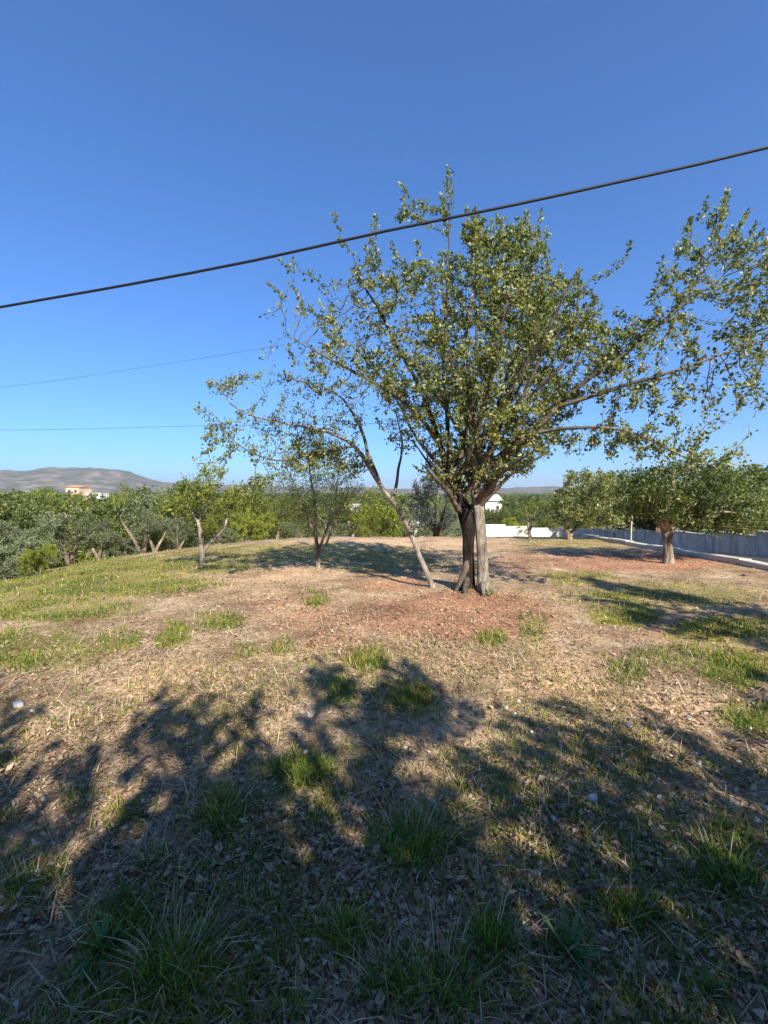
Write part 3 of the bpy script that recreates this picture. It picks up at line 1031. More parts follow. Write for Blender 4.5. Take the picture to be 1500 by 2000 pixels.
px_tree('young_almond_tree', 'small almond tree with thin upright stems and pale sparse foliage in the shade', 622, 1108,
        [([(622, 1112, 0, .07), (620, 1085, 0, .05), (616, 1050, 0, .042), (614, 1000, 0, .034), (610, 940, 0, .022), (600, 870, 0, .008)], None),
         ([(620, 1085, 0, .035), (632, 1045, .1, .03), (648, 1000, .2, .024), (662, 930, .3, .014), (670, 880, .3, .007)], 0),
         ([(620, 1085, 0, .03), (640, 1060, -.2, .025), (655, 1020, -.3, .018), (680, 960, -.4, .01)], 0),
         ([(616, 1050, 0, .03), (596, 1000, -.2, .022), (575, 950, -.3, .014), (560, 910, -.3, .007)], 0)],
        [(615, 890, 75, 50, 110, 0, .9), (645, 955, 75, 60, 150, 0, 1.0), (575, 975, 60, 60, 90, 0, .8), (660, 1000, 50, 40, 40, 0, .7), (600, 850, 30, 30, 14, 0, .4), (590, 1030, 40, 24, 16, 0, .5)],
        M_sage, M_bark, 31, per=4.6, L=(.045, .09), wr=.28)
px_tree('forked_sapling', 'young tree with white forked trunk at the left edge of the field', 396, 1106,
        [([(396, 1110, 0, .085), (394, 1085, 0, .06), (390, 1050, 0, .05), (386, 1020, 0, .042), (372, 1000, .1, .03), (350, 985, .2, .018)], None),
         ([(394, 1085, 0, .05), (408, 1062, 0, .045), (430, 1045, 0, .038), (444, 1020, 0, .028), (446, 985, .1, .018)], 0),
         ([(386, 1020, 0, .032), (400, 985, .1, .025), (410, 945, .1, .015), (415, 915, .1, .008)], 0)],
        [(350, 985, 50, 26, 40, 0, .9), (400, 960, 60, 34, 60, 0, .9), (455, 975, 46, 36, 46, 0, .9), (415, 925, 40, 22, 30, 0, .6), (310, 1000, 26, 18, 10, 0, .5)],
        M_pine, M_leanbark, 33, step=.14, kill=.2, per=4.5, L=(.08, .13), wr=.4, r0=.005, rmax=.009)
# right-hand carob with the split trunk
px_tree('low_carob_tree', 'low carob tree with short split trunk and wide dark crown beside the kerb', 1304, 1100,
        [([(1304, 1108, 0, .17), (1304, 1085, 0, .115), (1303, 1060, 0, .10), (1300, 1035, 0, .095), (1285, 1012, .1, .065), (1265, 985, .2, .05), (1245, 950, .3, .02)], None),
         ([(1303, 1060, 0, .10), (1312, 1030, 0, .09), (1330, 1005, 0, .07), (1370, 975, 0, .05), (1430, 955, .1, .025)], 0),
         ([(1300, 1035, 0, .09), (1300, 1000, -.3, .07), (1310, 960, -.4, .045), (1315, 920, -.4, .02)], 0),
         ([(1330, 1005, 0, .05), (1380, 1000, -.4, .04), (1440, 1000, -.6, .02)], 1)],
        [(1330, 960, 120, 42, 170, 0, 1.3), (1250, 960, 60, 50, 90, 0, 1.0), (1420, 970, 90, 50, 150, 0, 1.3), (1370, 1010, 100, 30, 80, 0, 1.1), (1320, 915, 60, 16, 30, 0, .7), (1480, 1005, 60, 40, 100, 0, 1.0), (1420, 1030, 70, 18, 50, 0, .9), (1400, 930, 70, 16, 30, 0, .8), (1240, 1000, 40, 26, 30, 0, .7)],
        M_dark, M_bark, 35, step=.11, kill=.15, per=7.0, L=(.06, .11), wr=.5, r0=.004, rmax=.009)
px_tree('round_carob_tree', 'rounded orchard tree with two thin trunks in front of the grey wall', 1112, 1054,
        [([(1112, 1058, 0, .14), (1108, 1040, 0, .10), (1102, 1020, 0, .08), (1098, 990, 0, .05), (1095, 955, 0, .02)], None),
         ([(1112, 1050, 0, .09), (1125, 1032, .2, .08), (1137, 1010, .3, .06), (1150, 980, .3, .03), (1160, 945, .3, .015)], 0)],
        [(1130, 985, 60, 45, 120, 0, 1.6), (1180, 980, 60, 55, 130, 0, 1.5), (1150, 940, 60, 26, 70, 0, 1.2), (1100, 1010, 30, 22, 26, 0, .9), (1210, 1010, 30, 30, 30, 0, .9)],
        M_carob, M_bark, 37, step=.18, kill=.24, per=7.0, L=(.09, .16), wr=.5, r0=.007, rmax=.014)
px_tree('thin_field_tree', 'tiny thin-stemmed tree right of the big trunk before the white wall', 1036, 1052,
        [([(1036, 1056, 0, .09), (1034, 1040, 0, .06), (1030, 1020, 0, .045), (1028, 995, 0, .02)], None),
         ([(1034, 1040, 0, .05), (1042, 1015, 0, .035), (1046, 990, 0, .015)], 0)],
        [(1030, 1000, 26, 18, 40, 0, .8), (1046, 990, 20, 14, 24, 0, .6)], M_pine, M_palebark, 39, step=.16, kill=.24, per=4.0, L=(.08, .13), wr=.4, r0=.006, rmax=.011)


# ---- tree kinds for the thicket and the country behind (unit height, copied)
def proto(seed, shape, leafmat, barkmat, n_att, per, L, wr=.5, droop=0, lean=0.0, stems_=1, trunk_h=.28, r=.035):
    rs = np.random.default_rng(seed)
    st = []
    for k in range(stems_):
        a = rs.uniform(0, 6.28)
        dx, dy = math.cos(a) * .05 * stems_, math.sin(a) * .05 * stems_
        st.append((np.array([[0, 0, -.03, r * 1.3], [dx * .4, dy * .4, trunk_h * .5, r], [dx + lean * .5, dy, trunk_h, r * .85], [dx * 2 + lean, dy * 2, trunk_h + .18, r * .5], [dx * 3 + lean, dy * 3, trunk_h + .36, r * .2]]), None if k == 0 else 0))
    pos, par, fr = stems_to_nodes(st, .05, .008)
    A = []
    for (x, y, z, rx, ry, rz, n) in shape:
        v = unit(rs.normal(0, 1, (n, 3))) * (rs.random((n, 1)) ** (1 / 3.0))
        A.append(np.array([x, y, z]) + v * np.array([rx, ry, rz]))
    A = np.vstack(A)
    Pn, pr = colonize(pos, par, A, .04, .055, rs, .1, 90, jit=.3)
    R = radii(pr, .0014, 2.3)
    R[:len(fr)] = np.array(fr)
    R[len(fr):] = np.minimum(R[len(fr):], r * .4)
    leaf = leaves_on(Pn, pr, R, .0032, per * 2.3, L[0] * 1.1, L[1] * 1.1, rs, wr, .018, droop, False)
    res = chain_meshes(Pn, pr, R, lambda c, rm: 0, .1)
    Vs, Fs = res[0]
    return (mesh_np('trunk', np.vstack(Vs), Fs, barkmat, True), mesh_np('crown', leaf[0], leaf[1], leafmat))


def lumps(rs, n, w, z0, z1, size, cnt):
    out = []
    for k in range(n):
        a, q = rs.uniform(0, 6.28), rs.uniform(.2, 1) ** .6 * w
        out.append((math.cos(a) * q, math.sin(a) * q, rs.uniform(z0, z1), size * rs.uniform(.8, 1.3), size * rs.uniform(.8, 1.3), size * rs.uniform(.7, 1.1), cnt))
    return out


R_ = np.random.default_rng(77)
KIND = {}
for k in range(3):
    KIND['olive', k] = proto(100 + k, lumps(R_, 9, .36, .4, .86, .17, 45), M_olive, M_bark, 0, 5.5, (.022, .04), .35, .05, stems_=2, trunk_h=.22)
    KIND['carob', k] = proto(120 + k, lumps(R_, 10, .40, .36, .86, .2, 48), M_dark, M_bark, 0, 6.0, (.022, .036), .55, stems_=1, trunk_h=.22)
    KIND['pine', k] = proto(140 + k, lumps(R_, 10, .30, .35, .9, .16, 45), M_pine, M_bark, 0, 7.0, (.025, .045), .22, stems_=1, trunk_h=.3)
for k in range(2):
    KIND['bush', k] = proto(160 + k, lumps(R_, 10, .45, .16, .75, .24, 40), M_olive, M_bark, 0, 6.0, (.03, .05), .4, stems_=2, trunk_h=.1, r=.02)
    KIND['yellow', k] = proto(170 + k, lumps(R_, 9, .38, .2, .8, .22, 45), M_yellow, M_bark, 0, 6.5, (.028, .046), .4, stems_=2, trunk_h=.12, r=.02)
KIND['conifer', 0] = proto(180, lumps(R_, 10, .3, .3, .88, .17, 50), M_greydark, M_darkshadebark, 0, 6.0, (.025, .042), .4, stems_=2, trunk_h=.22)
NAMES = {'olive': ('olive_tree', 'tree'), 'carob': ('evergreen_tree', 'tree'), 'pine': ('pine_tree', 'tree'), 'bush': ('grey_shrub', 'shrub'), 'yellow': ('green_shrub', 'shrub'), 'conifer': ('grey_leaved_tree', 'tree')}


def plant(kind, x, y, h, wide, label, group, var=None, rz=None, sink=.05):
    ks = [k for k in KIND if k[0] == kind]
    tm, cm = KIND[ks[(var if var is not None else random.randrange(99)) % len(ks)]]
    nm, cat = NAMES[kind]
    o = empty(nm, (x, y, tz(x, y) - sink), label, cat, group)
    o.rotation_euler.z = random.uniform(0, 6.28) if rz is None else rz
    o.scale = (h * wide, h * wide, h)
    link('trunk', tm, o)
    link('crown', cm, o)
    return o


def plant_px(kind, px, top, Y, wide, label, group=None, var=None):
    q = P(px, top, Y)
    z = tz(q[0], Y)
    return plant(kind, q[0], Y, max(.6, q[2] - z), wide, label, group, var)


L1 = 'grey-green olive tree in the thicket along the left edge of the field'
L2 = 'dark evergreen tree in the thicket along the left edge of the field'
L3 = 'yellow-green pine in the thicket along the left edge of the field'
LG = 'thicket along the left edge of the field'
row = [('olive', 20, 1010, 15.5, 1.0), ('bush', 75, 1000, 17, 1.0), ('olive', 130, 985, 19, 1.1), ('carob', 60, 985, 24, 1.1), ('olive', 190, 1000, 19, 1.0), ('bush', 215, 1010, 20, 1.2), ('olive', 275, 945, 21, 1.0),
       ('carob', 330, 930, 26, 1.0), ('pine', 310, 950, 30, 1.1), ('carob', 240, 978, 30, 1.1), ('olive', 300, 990, 20, 1.0), ('pine', 420, 945, 27, 1.1), ('pine', 470, 930, 28, 1.0), ('yellow', 490, 985, 24, 1.1), ('carob', 380, 966, 33, 1.1),
       ('olive', 345, 1005, 22, 1.1), ('bush', 440, 1025, 22, 1.2), ('bush', 500, 1025, 24, 1.1), ('pine', 540, 965, 30, 1.1), ('carob', 0, 960, 27, 1.1), ('pine', 150, 964, 35, 1.1), ('carob', 100, 960, 38, 1.1), ('pine', 195, 966, 42, 1.2), ('olive', -60, 1000, 15, 1.1), ('carob', -80, 960, 24, 1.2), ('bush', 20, 1040, 14, 1.2)]
for k, (kd, px, top, Y, wd) in enumerate(row):
    plant_px(kd, px, top, Y, wd, {'olive': L1, 'carob': L2, 'pine': L3, 'bush': 'low grey-green shrub filling the thicket along the left edge of the field', 'yellow': 'bright yellow-green shrub behind the forked sapling'}[kd], LG if kd != 'yellow' else None, k)
plant_px('yellow', 75, 1055, 13.5, .9, 'small bright green bush low at the left edge of the field')
row = [('pine', 560, 975, 34, 1.1), ('carob', 520, 985, 30, 1.1), ('pine', 690, 950, 38, 1.1), ('yellow', 735, 975, 36, 1.1), ('carob', 640, 965, 36, 1.2), ('olive', 770, 985, 40, 1.1), ('olive', 850, 975, 36, 1.0), ('olive', 880, 1000, 34, 1.0), ('carob', 800, 965, 48, 1.2), ('pine', 720, 1000, 33, 1.0),
       ('pine', 600, 985, 44, 1.2), ('carob', 990, 985, 38, 1.1), ('yellow', 1010, 1000, 36, 1.2), ('pine', 1060, 975, 40, 1.2), ('olive', 1090, 985, 42, 1.1), ('carob', 960, 990, 46, 1.2), ('olive', 580, 1010, 27, 1.2), ('olive', 660, 1015, 29, 1.2)]
LB = {'pine': 'yellow-green tree beyond the crest in front of the white houses', 'carob': 'dark green tree beyond the crest of the field', 'olive': 'pale grey-green tree beyond the crest of the field', 'yellow': 'bright yellow-green bush beyond the crest of the field'}
for k, (kd, px, top, Y, wd) in enumerate(row):
    plant_px(kd, px, top, Y, wd, LB[kd], 'trees beyond the crest of the field', k)
for kd, px, top, Y in (('carob', 962, 991, 62), ('pine', 1002, 989, 56), ('olive', 940, 992, 52), ('carob', 985, 994, 50)):
    plant_px(kd, px, top, Y, 1.4, {'carob': 'dark green tree in front of the white villa', 'pine': 'yellow-green tree right of the white villa', 'olive': 'grey-green tree left of the white villa'}[kd], 'trees round the white villa')
plant_px('conifer', 850, 915, 27, .85, 'tall blue-grey leafy tree behind the left of the big trunk')
row = [('carob', 1210, 920, 26, 1.5), ('pine', 1275, 930, 25, 1.5), ('carob', 1360, 915, 23.5, 1.5), ('carob', 1440, 905, 22, 1.5), ('carob', 1520, 895, 20, 1.4), ('carob', 1600, 890, 18, 1.4), ('pine', 1160, 955, 34, 1.6), ('olive', 1250, 950, 36, 1.6), ('carob', 1340, 930, 34, 1.6), ('olive', 1480, 930, 26, 1.5)]
for k, (kd, px, top, Y, wd) in enumerate(row):
    plant_px(kd, px, top, Y, wd, {'carob': 'dark leafy tree standing behind the grey boundary wall', 'pine': 'yellow-green tree standing behind the grey boundary wall', 'olive': 'grey-green tree standing behind the grey boundary wall'}[kd], 'trees behind the grey wall', k)

# farther wood: single trees out to 150 m, then one mass
for k in range(70):
    Y = random.uniform(50, 150)
    px = random.uniform(-80, 640) if k < 50 else random.uniform(640, 1250)
    top = (random.uniform(952, 992) if px < 480 else random.uniform(962, 985))
    kd = random.choice(['carob', 'pine', 'pine', 'olive', 'carob'])
    plant_px(kd, px, top, Y, random.uniform(1.1, 1.5), {'carob': 'dark green tree on the wooded slope below the hills', 'pine': 'light green pine on the wooded slope below the hills', 'olive': 'grey-green tree on the wooded slope below the hills'}[kd], 'trees on the wooded slope', k)
n = 1500
rr = np.sqrt(rng.uniform(150 ** 2, 1100 ** 2, n))
tt = np.radians(rng.uniform(-52, 52, n))
Vs, Fs, off = [], [], 0
X, Y = rr * np.sin(tt), rr * np.cos(tt)
Z = terrain(X, Y)
hh = rng.uniform(4, 8.5, n)
cc = 90
U3 = unit(rng.normal(0, 1, (n, cc, 3))) * rng.random((n, cc, 1)) ** .33
C = np.stack([X, Y, Z + hh * .55], 1)[:, None] + U3 * np.stack([hh * .6, hh * .6, hh * .45], 1)[:, None]
C = C.reshape(-1, 3)
D = unit(rng.normal(0, 1, C.shape))
N = unit(rng.normal(0, .6, C.shape) + [0, -.2, .8])
Ls = np.repeat(hh, cc) * rng.uniform(.16, .3, len(C))
V, Fc = leaf_mesh(C, D, N, Ls, Ls * .7, .3, False)
tag(link('woodland', mesh_np('woodland', V, Fc, M_dark)), 'distant wood covering the valley below the hills', 'woodland', None, 'stuff')

# trees behind the photographer that shade the foreground, and one out to the right
SH = [(-.5, -3.8, 5.0, .75), (1.1, -3.9, 5.1, .7), (2.9, -3.6, 5.4, .7), (4.6, -2.9, 4.4, .9), (6.6, -2.9, 4.3, .9), (.2, -5.2, 5.6, 1.0), (4.4, -4.8, 5.2, 1.0), (-2.4, -3.9, 4.6, .9), (8.6, -3.6, 4.6, .9), (-.5, -2.9, 3.3, .85), (1.5, -2.7, 3.2, .85), (3.4, -2.7, 3.4, .85), (5.4, -2.4, 3.2, .9), (2.4, -4.6, 5.4, .85)]
for k, (x, y, h, wd) in enumerate(SH):
    plant('carob', x, y, h, wd, 'leafy tree behind the viewer whose shade falls on the foreground', 'trees shading the foreground', k, k * 1.37)
plant('carob', 6.2, 1.5, 5.4, .5, 'leafy tree beyond the right edge shading the grass strip', None, 1)

# tell alike trees apart by their order from the left
WORD = ['leftmost', 'second from left', 'third from left', 'fourth from left', 'fifth from left', 'sixth from left', 'seventh from left', 'eighth from left']
sets = {}
for o in COL.objects:
    if o.get('group') in (LG, 'trees beyond the crest of the field', 'trees behind the grey wall'):
        sets.setdefault(o['label'], []).append(o)
for lb, os_ in sets.items():
    if len(os_) > 1:
        os_.sort(key=lambda o: o.location.x / o.location.y)
        for k, o in enumerate(os_):
            o['label'] = lb + ', ' + WORD[k]

# ------------------------------------------------------------------ walls, kerb, road, houses
M_wallg = plain_mat('grey_render', (.56, .51, .44), .9, .25, 1.2, .2, (.5, .48, .45))
M_white = plain_mat('white_render', (.72, .68, .61), .9, .12, .8, .1, (.7, .67, .6))
M_conc = plain_mat('pale_concrete', (.50, .46, .38), .9, .15, 4, .4)
M_asph = plain_mat('asphalt', (.055, .055, .055), .9, .2, 8, .4)
M_roof = plain_mat('roof_tile', (.42, .24, .15), .85, .2, 3, .3)
M_dark_open = plain_mat('dark_opening', (.02, .02, .022), .6, .1, 2, 0)
M_ochre = plain_mat('ochre_render', (.60, .42, .27), .9, .08, 1, .1)
M_rust = plain_mat('rusty_iron', (.20, .11, .075), .85, .3, 8, .3)
M_glass = plain_mat('window_glass', (.05, .06, .07), .15, .1, 1, 0)
M_black = plain_mat('black_rubber', (.012, .012, .013), .6, .1, 5, 0)
M_galv = plain_mat('galvanised_steel', (.55, .54, .52), .5, .1, 6, 0)

# road beyond the kerb
ys = np.linspace(-6, 44, 51)
V = np.concatenate([np.stack([np.full(51, x), ys, [max(tz(x, y), tz(11.5, y)) + .02 for y in ys]], 1) for x in (10.25, 12.0, 13.4)])
i = np.arange(50)
q = np.concatenate([np.stack([i + 51 * k, i + 51 * (k + 1), i + 51 * (k + 1) + 1, i + 51 * k + 1], 1) for k in range(2)])
tag(link('road', mesh_np('road', V, [q], M_asph)), 'narrow asphalt lane between the kerb and the grey wall', None, None, 'structure')
# concrete kerb along the field edge, in cast lengths
kr = empty('concrete_kerb', (8.75, 10, tz(8.75, 10)), 'pale concrete kerb running along the right edge of the field', 'kerb')
for k in range(14):
    y0, y1 = 3.0 + k * 1.25, 3.0 + k * 1.25 + 1.235
    z0, z1 = tz(8.75, y0), tz(8.75, y1)
    kb = MB()
    x0, x1 = 8.62 + .01 * math.sin(k * 2.1), 8.92 + .01 * math.sin(k * 1.3)
    t0 = .13 + .012 * math.sin(k * 3.3)
    ox, oy, oz = 8.75, 10, tz(8.75, 10)
    kb.poly([(x - ox, y - oy, z - oz) for (x, y, z) in [(x0, y0, z0 - .7), (x1, y0, z0 - .7), (x1, y1, z1 - .7), (x0, y1, z1 - .7), (x0, y0, z0 + t0), (x1, y0, z0 + t0), (x1, y1, z1 + t0), (x0, y1, z1 + t0)]],
            ((3, 2, 1, 0), (4, 5, 6, 7), (0, 1, 5, 4), (1, 2, 6, 5), (2, 3, 7, 6), (3, 0, 4, 7)))
    kb.build('kerb_length', M_conc, kr, None, .015)
# grey boundary wall in panels with coping
wr_ = empty('boundary_wall', (14, 20, tz(14, 20)), 'long grey rendered boundary wall across the lane', 'wall')
for k in range(14):
    y0, y1 = -2 + k * 2.6, -2 + k * 2.6 + 2.59
    z0 = tz(13.9, (y0 + y1) / 2)
    ox, oy, oz = 14, 20, tz(14, 20)
    MB().box(13.9 - ox, 14.1 - ox, y0 - oy, y1 - oy, z0 - .5 - oz, z0 + .80 - oz).build('wall_panel', M_wallg, wr_)
    MB().box(13.86 - ox, 14.14 - ox, y0 - oy, y1 - oy, z0 + .80 - oz, z0 + .86 - oz).build('coping', M_wallg, wr_, None, .01)
# white wall across the end
ww = empty('white_garden_wall', (10.5, 35, tz(10.5, 35)), 'bright white garden wall behind the crest right of the big trunk', 'wall')
ox, oy, oz = ww.location
qa, qb = P(945, 1026, 35), P(1112, 1036, 35)
for k in range(4):
    xa, xb = qa[0] + (qb[0] - qa[0]) * k / 4, qa[0] + (qb[0] - qa[0]) * (k + 1) / 4 - .01
    t = qa[2] + (qb[2] - qa[2]) * k / 3
    MB().box(xa - ox, xb - ox, -.12, .12, -5 - oz, t - oz).build('wall_panel', M_white, ww)
    MB().box(xa - ox, xb - ox, -.16, .16, t - oz, t + .07 - oz).build('coping', M_white, ww)


def house(name, label, px0, px1, top, Y, depth, mat, roof='flat', win=(), door=(), hgt=None, rh=.9):
    a, b_ = P(px0, top, Y), P(px1, top, Y)
    zg = tz((a[0] + b_[0]) / 2, Y) - .3
    wdt, h = b_[0] - a[0], max(a[2] - zg, 1.5)
    o = empty(name, ((a[0] + b_[0]) / 2, Y, zg), label, 'house')
    MB().box(-wdt / 2, wdt / 2, 0, depth, 0, h).build('wall', mat, o)
    if roof == 'flat':
        MB().box(-wdt / 2 - .1, wdt / 2 + .1, -.1, depth + .1, h, h + .18).build('parapet', mat, o)
    else:
        e = .35
        MB().poly([(-wdt / 2 - e, -e, h - .02), (wdt / 2 + e, -e, h - .02), (wdt / 2 + e, depth + e, h - .02), (-wdt / 2 - e, depth + e, h - .02), (-wdt / 2 - e, depth / 2, h + rh), (wdt / 2 + e, depth / 2, h + rh)],
                  ((0, 1, 5, 4), (2, 3, 4, 5), (3, 0, 4), (1, 2, 5), (3, 2, 1, 0))).build('roof', M_roof if roof == 'tile' else mat, o)
    for (u, v, ww_, hh_) in win:
        fr_ = MB().box(-ww_ / 2, ww_ / 2, -.05, .02, -hh_ / 2, hh_ / 2).build('window', M_galv, o, (u * wdt, 0, h - v))
        MB().box(-ww_ / 2 + .06, ww_ / 2 - .06, -.07, -.055, -hh_ / 2 + .06, hh_ / 2 - .06).build('pane', M_glass, fr_)
    for (u, v, ww_, hh_) in door:
        MB().box(-ww_ / 2, ww_ / 2, -.06, .03, -hh_ / 2, hh_ / 2).build('doorway', M_dark_open, o, (u * wdt, 0, h - v))
    return o


house('white_house', 'low white house with dark opening left of the big trunk', 775, 838, 1027, 48, 6, M_white, 'white', [(.25, .7, .8, .9)], [(-.2, 1.0, 1.1, 1.6)], rh=.5)
house('garden_shed', 'small low white building behind the almond tree', 686, 732, 1034, 44, 4, M_white, 'flat', [(.2, .5, .5, .5)], [(-.2, .9, .8, 1.6)])
house('hillside_villa', 'white villa with pitched top peeking out right of the big trunk', 948, 980, 978, 85, 8, M_white, 'white', [(.25, 1.3, .6, .8)], rh=1.2)
house('far_white_house', 'tiny white house high among the trees behind the almond tree', 676, 702, 987, 90, 6, M_white, 'flat', [(.2, .8, .7, .7)])
house('ochre_house', 'ochre house on the wooded slope under the brown hills', 128, 154, 952, 230, 10, M_ochre, 'tile', [(-.2, 2.0, 1.4, 1.6), (.25, 2.0, 1.4, 1.6)], rh=1.2)
house('long_white_house', 'long low pale building right of the ochre house', 158, 196, 963, 235, 8, M_white, 'flat', [(-.3, 1.2, 1.4, 1.2), (0, 1.2, 1.4, 1.2), (.3, 1.2, 1.4, 1.2)])

# posts by the low carob


def post(name, label, bx, by, top, r_, mat, cat='post', cap=True):
    g_ = G(bx, by)
    t = P(bx, top, g_[1])
    o = empty(name, g_, label, cat)
    Vs, Fs = [], []
    h = t[2] - g_[2]
    tube_chain([(0, 0, -.2), (0, 0, h * .5), (.01, 0, h)], [r_, r_, r_], 10, Vs, Fs)
    link('shaft', mesh_np('shaft', np.vstack(Vs), Fs, mat, True), o)
    Vs, Fs = [], []
    tube_chain([(.01, 0, h - .004), (.01, 0, h + .02), (.01, 0, h + .035)], [r_ * 1.3, r_ * 1.3, r_ * .2], 10, Vs, Fs)
    link('cap', mesh_np('cap', np.vstack(Vs), Fs, mat, True), o)
    return o


post('metal_post', 'thin pale metal post standing left of the low carob tree', 1232, 1066, 1008, .024, M_conc)
gp = G(1268, 1060)
go = empty('iron_gate', (gp[0], gp[1], gp[2]), 'rusty brown slatted gate with white pillar behind the low carob trunk', 'gate')
s_ = gp[1] / F_PX
MB().box(-4 * s_, 9 * s_, -.1, .1, -.3, 36 * s_).build('pillar', M_white, go, None, .01)
for k in range(5):
    MB().box((11 + k * 5) * s_, (14.5 + k * 5) * s_, -.02, .02, .03, 34 * s_ + .02 * (k % 2)).build('slat', M_rust, go)
for z_ in (.12, 27 * s_):
    MB().box(10 * s_, 36 * s_, .022, .05, z_, z_ + .06).build('rail', M_rust, go)

# ------------------------------------------------------------------ overhead cables


def cable(name, label, pts, r_, sub=40):
    """pts: photo pixels with distance; runs on past both frame edges"""
    c = np.array([[*P(x, y, Y), r_] for (x, y, Y) in pts])
    s = spline(c, np.linalg.norm(c[-1, :3] - c[0, :3]) / sub)
    Vs, Fs = [], []
    tube_chain(s[:, :3], s[:, 3], 8, Vs, Fs)
    return tag(link(name, mesh_np(name, np.vstack(Vs), Fs, M_black, True)), label, 'cable')


cable('power_cable', 'thick black overhead cable crossing the whole sky in front of the big tree',
      [(-900, 742, 6.6), (-400, 673, 6.15), (0, 600, 5.8), (250, 556, 5.6), (500, 508, 5.45), (750, 452, 5.3), (1000, 401, 5.2), (1250, 346, 5.1), (1500, 288, 5.0), (2000, 155, 4.9), (2600, -30, 4.8)], .0165)
cable('thin_cable', 'thin upper wire fading across the sky left of the big tree', [(-700, 838, 30), (0, 757, 27), (250, 722, 26), (540, 676, 25), (800, 632, 24.2), (928, 612, 24)], .007)
cable('thin_cable', 'thin lower wire nearly level across the sky at the left edge', [(-700, 838, 32), (0, 840, 31), (380, 832, 30), (700, 828, 26), (928, 822, 24)], .010)
pb = P(928, 1000, 24)
po = empty('utility_pole', (pb[0], 24, tz(pb[0], 24)), 'wooden utility pole hidden behind the big trunk and crown', 'pole')
Vs, Fs = [], []
ph_ = P(928, 606, 24)[2] - po.location.z
tube_chain([(0, 0, -.3), (0, 0, ph_ * .5), (0, 0, ph_)], [.12, .1, .08], 10, Vs, Fs)
link('shaft', mesh_np('shaft', np.vstack(Vs), Fs, M_brownbark, True), po)
MB().box(-.5, .5, .081, .16, ph_ - .3, ph_ - .2).build('crossarm', M_brownbark, po)


# ------------------------------------------------------------------ grass tufts, weeds, stones and sticks one can pick out
def tuft(px, py, wpx, hgt, label, mat=M_grass, n=260, dry=0.0, name='grass_tuft'):
    g_ = G(px, py)
    rad_ = wpx / F_PX * g_[1] * .5
    o = empty(name, g_, label, 'grass tuft')
    nc = max(5, int(n / 14))
    ca, cq = rng.uniform(0, 6.28, nc), rad_ * np.sqrt(rng.random(nc)) * .95
    cx_, cy_, ch = cq * np.cos(ca), cq * np.sin(ca), rng.uniform(.55, 1.15, nc) * (1 - .45 * cq / rad_)
    ci = rng.integers(0, nc, n)
    x, y = cx_[ci] + rng.normal(0, rad_ * .16, n), cy_[ci] + rng.normal(0, rad_ * .16, n)
    q = np.hypot(x, y)
    a = np.arctan2(y - cy_[ci], x - cx_[ci]) + rng.normal(0, .7, n)
    z = terrain(g_[0] + x, g_[1] + y) - g_[2] - .01
    H = hgt * .72 * rng.uniform(.25, 1.15, n) * ch[ci]
    wd = rng.uniform(.0028, .0055, n) * (1 + g_[1] * .12)
    nd = int(n * dry * .4)
    V, Fc = blades(np.stack([x, y, z], 1), H, a, np.clip(.42 + rng.normal(0, .3, n), 0, 1.1), wd, rng.uniform(0, 1.3, n))
    tag(link('blades', mesh_np('blades', V, Fc, mat), o), kind='stuff')
    if nd:
        a2 = rng.uniform(0, 6.28, nd)
        q2 = rad_ * np.sqrt(rng.random(nd))
        x, y = q2 * np.cos(a2), q2 * np.sin(a2)
        z = terrain(g_[0] + x, g_[1] + y) - g_[2] - .01
        V, Fc = blades(np.stack([x, y, z], 1), hgt * rng.uniform(.5, 1.25, nd), a2, np.clip(rng.normal(.75, .3, nd), 0, 1.15), rng.uniform(.002, .004, nd), rng.uniform(.1, .9, nd))
        tag(link('dry_blades', mesh_np('dry_blades', V, Fc, M_straw), o), kind='stuff')
    return o


